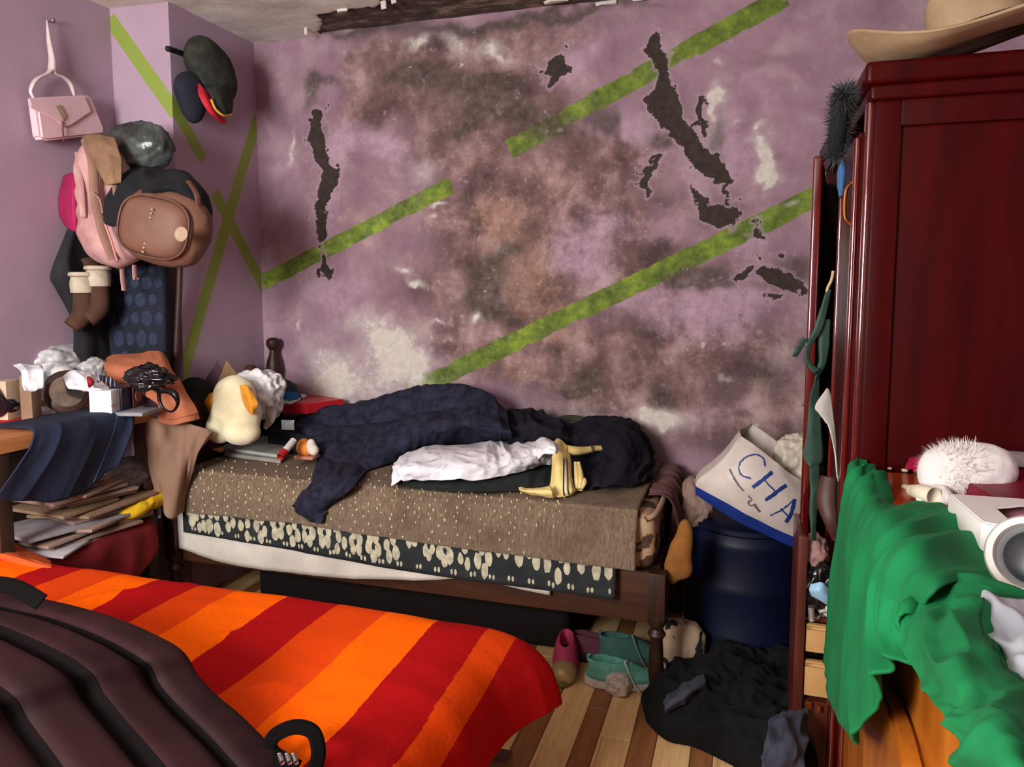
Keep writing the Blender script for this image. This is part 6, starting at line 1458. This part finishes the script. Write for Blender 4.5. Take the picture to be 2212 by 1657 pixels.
rows = [[(1868, 1006, 'z', .888), (1850, 1003, 'z', .892), (1838, 1018, 'x', 2.402), (1822, 1110, 'x', 2.395), (1812, 1220, 'x', 2.390), (1798, 1340, 'x', 2.385), (1786, 1432, 'x', 2.380)],
        [(1900, 1040, 'z', .888), (1880, 1045, 'z', .895), (1860, 1070, 'x', 2.395), (1848, 1150, 'x', 2.388), (1838, 1270, 'x', 2.380), (1825, 1400, 'x', 2.375), (1808, 1525, 'x', 2.370)],
        [(1945, 1078, 'z', .888), (1918, 1082, 'z', .897), (1888, 1110, 'x', 2.395), (1872, 1190, 'x', 2.382), (1862, 1300, 'x', 2.370), (1850, 1440, 'x', 2.365), (1862, 1610, 'x', 2.356)],
        [(2020, 1092, 'z', .888), (1965, 1110, 'z', .898), (1912, 1140, 'x', 2.395), (1890, 1220, 'x', 2.378), (1880, 1320, 'x', 2.364), (1880, 1430, 'x', 2.358), (1885, 1560, 'x', 2.352)],
        [(2090, 1140, 'z', .888), (2010, 1150, 'z', .898), (1948, 1185, 'x', 2.395), (1915, 1260, 'x', 2.378), (1902, 1340, 'x', 2.366), (1905, 1410, 'x', 2.362), (1915, 1470, 'x', 2.358)],
        [(2150, 1195, 'z', .888), (2060, 1200, 'z', .898), (1985, 1230, 'x', 2.395), (1945, 1300, 'x', 2.380), (1930, 1350, 'x', 2.372), (1932, 1390, 'x', 2.37), (1940, 1430, 'x', 2.368)],
        [(2240, 1260, 'z', .888), (2120, 1255, 'z', .898), (2030, 1275, 'x', 2.40), (1985, 1330, 'x', 2.385), (1965, 1370, 'x', 2.378), (1965, 1400, 'x', 2.376), (1975, 1430, 'x', 2.374)]]
Surf(net(rows), 160, 110, lambda u, v, G: folds(.014, 11, 1.2, 31)(u, v, G) + folds(.012, 4.0, 1.0, 37)(u, v, G) + .005 * np.sin(u * 40 + v * 3) * np.clip(1 - np.abs(v - .2) * 3, 0, 1), face=(1.5, -2, 2.5)).build('trouser_seat', grn, .005, parent=gt)
rows = [[(1962, 1300, 'x', 2.374), (2005, 1265, 'x', 2.41), (2070, 1262, 'z', .915), (2150, 1275, 'z', .91), (2230, 1290, 'z', .895)],
        [(1945, 1385, 'x', 2.355), (1985, 1345, 'x', 2.375), (2045, 1320, 'x', 2.41), (2095, 1300, 'z', .915), (2130, 1300, 'z', .893)],
        [(1962, 1455, 'x', 2.345), (2005, 1420, 'x', 2.36), (2060, 1390, 'x', 2.385), (2115, 1365, 'x', 2.42), (2150, 1375, 'z', .893)],
        [(1992, 1500, 'x', 2.345), (2040, 1480, 'x', 2.355), (2100, 1455, 'x', 2.38), (2160, 1435, 'x', 2.415), (2190, 1450, 'z', .893)],
        [(2040, 1560, 'x', 2.345), (2090, 1545, 'x', 2.35), (2150, 1525, 'x', 2.375), (2205, 1510, 'x', 2.41), (2240, 1520, 'z', .893)],
        [(2090, 1650, 'x', 2.345), (2150, 1630, 'x', 2.35), (2210, 1610, 'x', 2.37), (2260, 1590, 'x', 2.40), (2290, 1590, 'z', .893)],
        [(2120, 1720, 'x', 2.345), (2190, 1710, 'x', 2.35), (2250, 1690, 'x', 2.37), (2310, 1660, 'x', 2.40), (2350, 1650, 'z', .893)]]
SL = Surf(net(rows), 120, 80, lambda u, v, G: folds(.013, 5.0, 2.2, 33)(u, v, G) + folds(.004, 12, 4, 39)(u, v, G), face=(1.5, -2, 2.5))
SL.build('trouser_leg', grn, .005, parent=gt)
SL.decal('leg_seam', [[(a, .795), (b, .795), (b, .808), (a, .808)] for a, b in zip(np.linspace(.15, 1, 26)[:-1], np.linspace(.15, 1, 26)[1:])], mat('green_seam', (8, 96, 54), .8), .001, parent=gt)
Surf(net([[(2092, 1288, 'z', .905), (2150, 1296, 'z', .91), (2260, 1310, 'z', .905)], [(2120, 1340, 'z', .905), (2190, 1350, 'z', .92), (2290, 1360, 'z', .91)], [(2160, 1400, 'z', .905), (2215, 1420, 'z', .92), (2310, 1430, 'z', .91)], [(2195, 1470, 'z', .90), (2250, 1500, 'z', .91), (2340, 1500, 'z', .90)]]), 40, 40, folds(.010, 3, 3, 3), face=(2.4, -2, 4)).build('grey_white_shirt', mat('grey_white_cotton', (186, 190, 198), .8, (160, 164, 174), 6), .006, label='grey-white shirt lying beside the green trousers', cat='shirt')
# toy, boxes and cloths on the dresser
fw = mat('white_fluff', (238, 234, 230), .9, (220, 212, 208), 10, bump=.3, bscale=60)
c = atz(2085, 1092, DZ) + np.array([.0, .03, .062])
fd = empty('white_fluffy_toy', (c[0], c[1], DZ), 'white fluffy toy animal lying on the dresser', 'plush toy')
radial('body', c, [((0, 0, 0), (.062, .055, .052)), ((.045, .015, .004), (.050, .05, .046)), ((-.040, -.01, -.006), (.040, .04, .042))], fw, k=.03, sub=5, amp=.003, scale=26, parent=fd, floor=DZ + .002)
rnd = random.Random(3); hv, hf = [], []
for k in range(2600):
    n = np.array([rnd.gauss(-.35, 1), rnd.gauss(-.1, 1), rnd.gauss(.2, 1)]); n /= np.linalg.norm(n)
    if n[0] > .55: continue
    base_ = c + n * np.array([.066, .056, .050]); b = base_ + n * rnd.uniform(.006, .016) + np.array([rnd.gauss(-.003, .005), rnd.gauss(0, .005), rnd.gauss(-.001, .004)])
    s = np.cross(n, (.3, .5, .8)); s = s / np.linalg.norm(s) * rnd.uniform(.001, .0022); i = len(hv)
    hv += [base_ - n * .012 - s, base_ - n * .012 + s, b]; hf.append((i, i + 1, i + 2))
mesh('fur', hv, hf, fw, parent=fd, kind='stuff')
tube('paw', [atz(1972, 1060, DZ + .02), atz(1990, 1064, DZ + .028), atz(2018, 1072, DZ + .03)], [.012, .015, .016], mat('cream_paw', (244, 232, 204), .85), sides=12, parent=fd)
radial('head', atz(2022, 1095, DZ) + np.array([.0, -.005, .022]), [((0, 0, 0), (.030, .028, .022)), ((-.016, -.012, -.006), (.016, .014, .014))], fw, k=.02, sub=4, amp=.004, scale=40, floor=DZ + .002, parent=fd)
wc = mat('white_carton', (236, 232, 226), .5, (226, 220, 214), 5)
wbx = empty('white_open_box', atz(2120, 1190, DZ + .012), 'white open cardboard box beside the fluffy toy', 'box')
q = [(2052, 1068), (2123, 1130), (2330, 1175), (2230, 1080)]
P = [atz(a, b, DZ + .062) for a, b in q]; pc = sum(P) / 4
for i in range(4):
    a, b = P[i], P[(i + 1) % 4]; d = (b - a); l = np.linalg.norm(d); m_ = (a + b) / 2
    box('box_wall', (m_[0], m_[1], DZ + .038), (l, .004, .048), wc, rot=(0, 0, math.degrees(math.atan2(d[1], d[0]))), bevel=.001, parent=wbx)
lp_ = [(p - pc) * .99 + pc for p in P]
slab_poly = [(p[0], p[1]) for p in lp_]
ar = sum(slab_poly[i][0] * slab_poly[(i + 1) % 4][1] - slab_poly[(i + 1) % 4][0] * slab_poly[i][1] for i in range(4))
if ar < 0: slab_poly = slab_poly[::-1]
prism('box_floor', slab_poly, .004, wc, ((0, 0, DZ + .014), (1, 0, 0), (0, 1, 0)), bevel=0, parent=wbx)
in2 = [((p - pc) * s + pc) for p, s in zip(P, (1, 1, 1, 1))]
tp = [atz(a, b, DZ + .063) for a, b in ((2054, 1068), (2125, 1128), (2200, 1142), (2150, 1098), (2230, 1090), (2228, 1080))]
poly = [(p[0], p[1]) for p in tp]
ar = sum(poly[i][0] * poly[(i + 1) % 6][1] - poly[(i + 1) % 6][0] * poly[i][1] for i in range(6))
prism('lid_flap', poly if ar > 0 else poly[::-1], .003, wc, ((0, 0, DZ + .061), (1, 0, 0), (0, 1, 0)), bevel=0, parent=wbx)
blob('pink_soap', atz(2200, 1120, DZ + .035), (.035, .03, .016), mat('rose_pink', (176, 110, 120), .6), sub=3, power=3, label='rose pink packet inside the white open box', cat='packet')
slab('red_notebook', [(2100, 1178), (2108, 1200), (2170, 1218), (2250, 1200)], DZ + .013, .011, mat('red_notebook', (176, 24, 42), .5), 'red notebook under the white open box', 'notebook')
rg = empty('white_ring', atz(2235, 1262, DZ + .012), 'white ring-shaped holder with a dark core at the picture edge', 'ring')
rc = atz(2232, 1205, DZ + .055); axr = np.array([-.45, -.75, .35])
lathe('rim', [(.050, -.018), (.056, -.012), (.056, .010), (.052, .018), (.044, .016), (.041, .004), (.041, -.018)], rc, mat('white_ring_plastic', (236, 232, 222), .4), axis=axr, sides=40, caps=False, parent=rg)
lathe('core', [(.040, -.012), (.040, -.004), (.022, .002), (.004, .002)], rc, mat('dark_core', (34, 38, 42), .3), axis=axr, sides=32, parent=rg)
lathe('grey_lining', [(.0415, .006), (.039, .004), (.034, -.006), (.030, -.005)], rc, mat('grey_lining', (150, 154, 156), .5), axis=axr, sides=32, caps=False, parent=rg)
cx_ = empty('crimson_box', atz(2130, 1050, DZ), 'crimson box with white paper on top behind the fluffy toy', 'box')
slab('box_body', [(2050, 1020), (2150, 1075), (2330, 1075), (2280, 985)], DZ + .05, .048, mat('crimson_card', (126, 8, 40), .5), parent=cx_)
slab('paper_sheet', [(2012, 972), (2060, 1000), (2320, 1010), (2280, 960)], DZ + .058, .004, mat('grey_white_paper', (206, 202, 206), .6), parent=cx_)
Surf(net([[(1958, 1010, 'z', .892), (1975, 990, 'z', .905), (2012, 978, 'z', .915), (2055, 985, 'z', .92)], [(1966, 1014, 'z', .892), (1985, 1000, 'z', .912), (2018, 990, 'z', .925), (2052, 995, 'z', .925)], [(1980, 1018, 'z', .890), (1998, 1010, 'z', .90), (2022, 1003, 'z', .91), (2048, 1003, 'z', .91)]]), 24, 30, folds(.006, 2, 4, 3), face=(2, -4, 4)).build('magenta_scarf', mat('magenta_satin', (186, 24, 78), .5, (140, 12, 50), 8), .004, label='magenta scarf end beside the crimson box', cat='scarf')
for (a, b, r) in ((1893, 1000, .006), (1922, 1012, .004), (1955, 1016, .006), (1958, 1052, .008), (1980, 1018, .005)):
    blob('trinket', atz(a, b, DZ + .004), (r * 1.3, r, r * .8), mat('pearly_trinket', (226, 206, 190), .3, (170, 130, 90), 40), sub=2, amp=.15, seed=int(a), label={1893: 'olive-pale trinket at the back corner of the dresser top', 1922: 'smallest pale trinket on the dresser top', 1955: 'pearly trinket left of the magenta scarf', 1958: 'golden trinket beside the cream paw', 1980: 'pinkish trinket under the magenta scarf'}[a], cat='trinket', group='trinkets on the dresser')
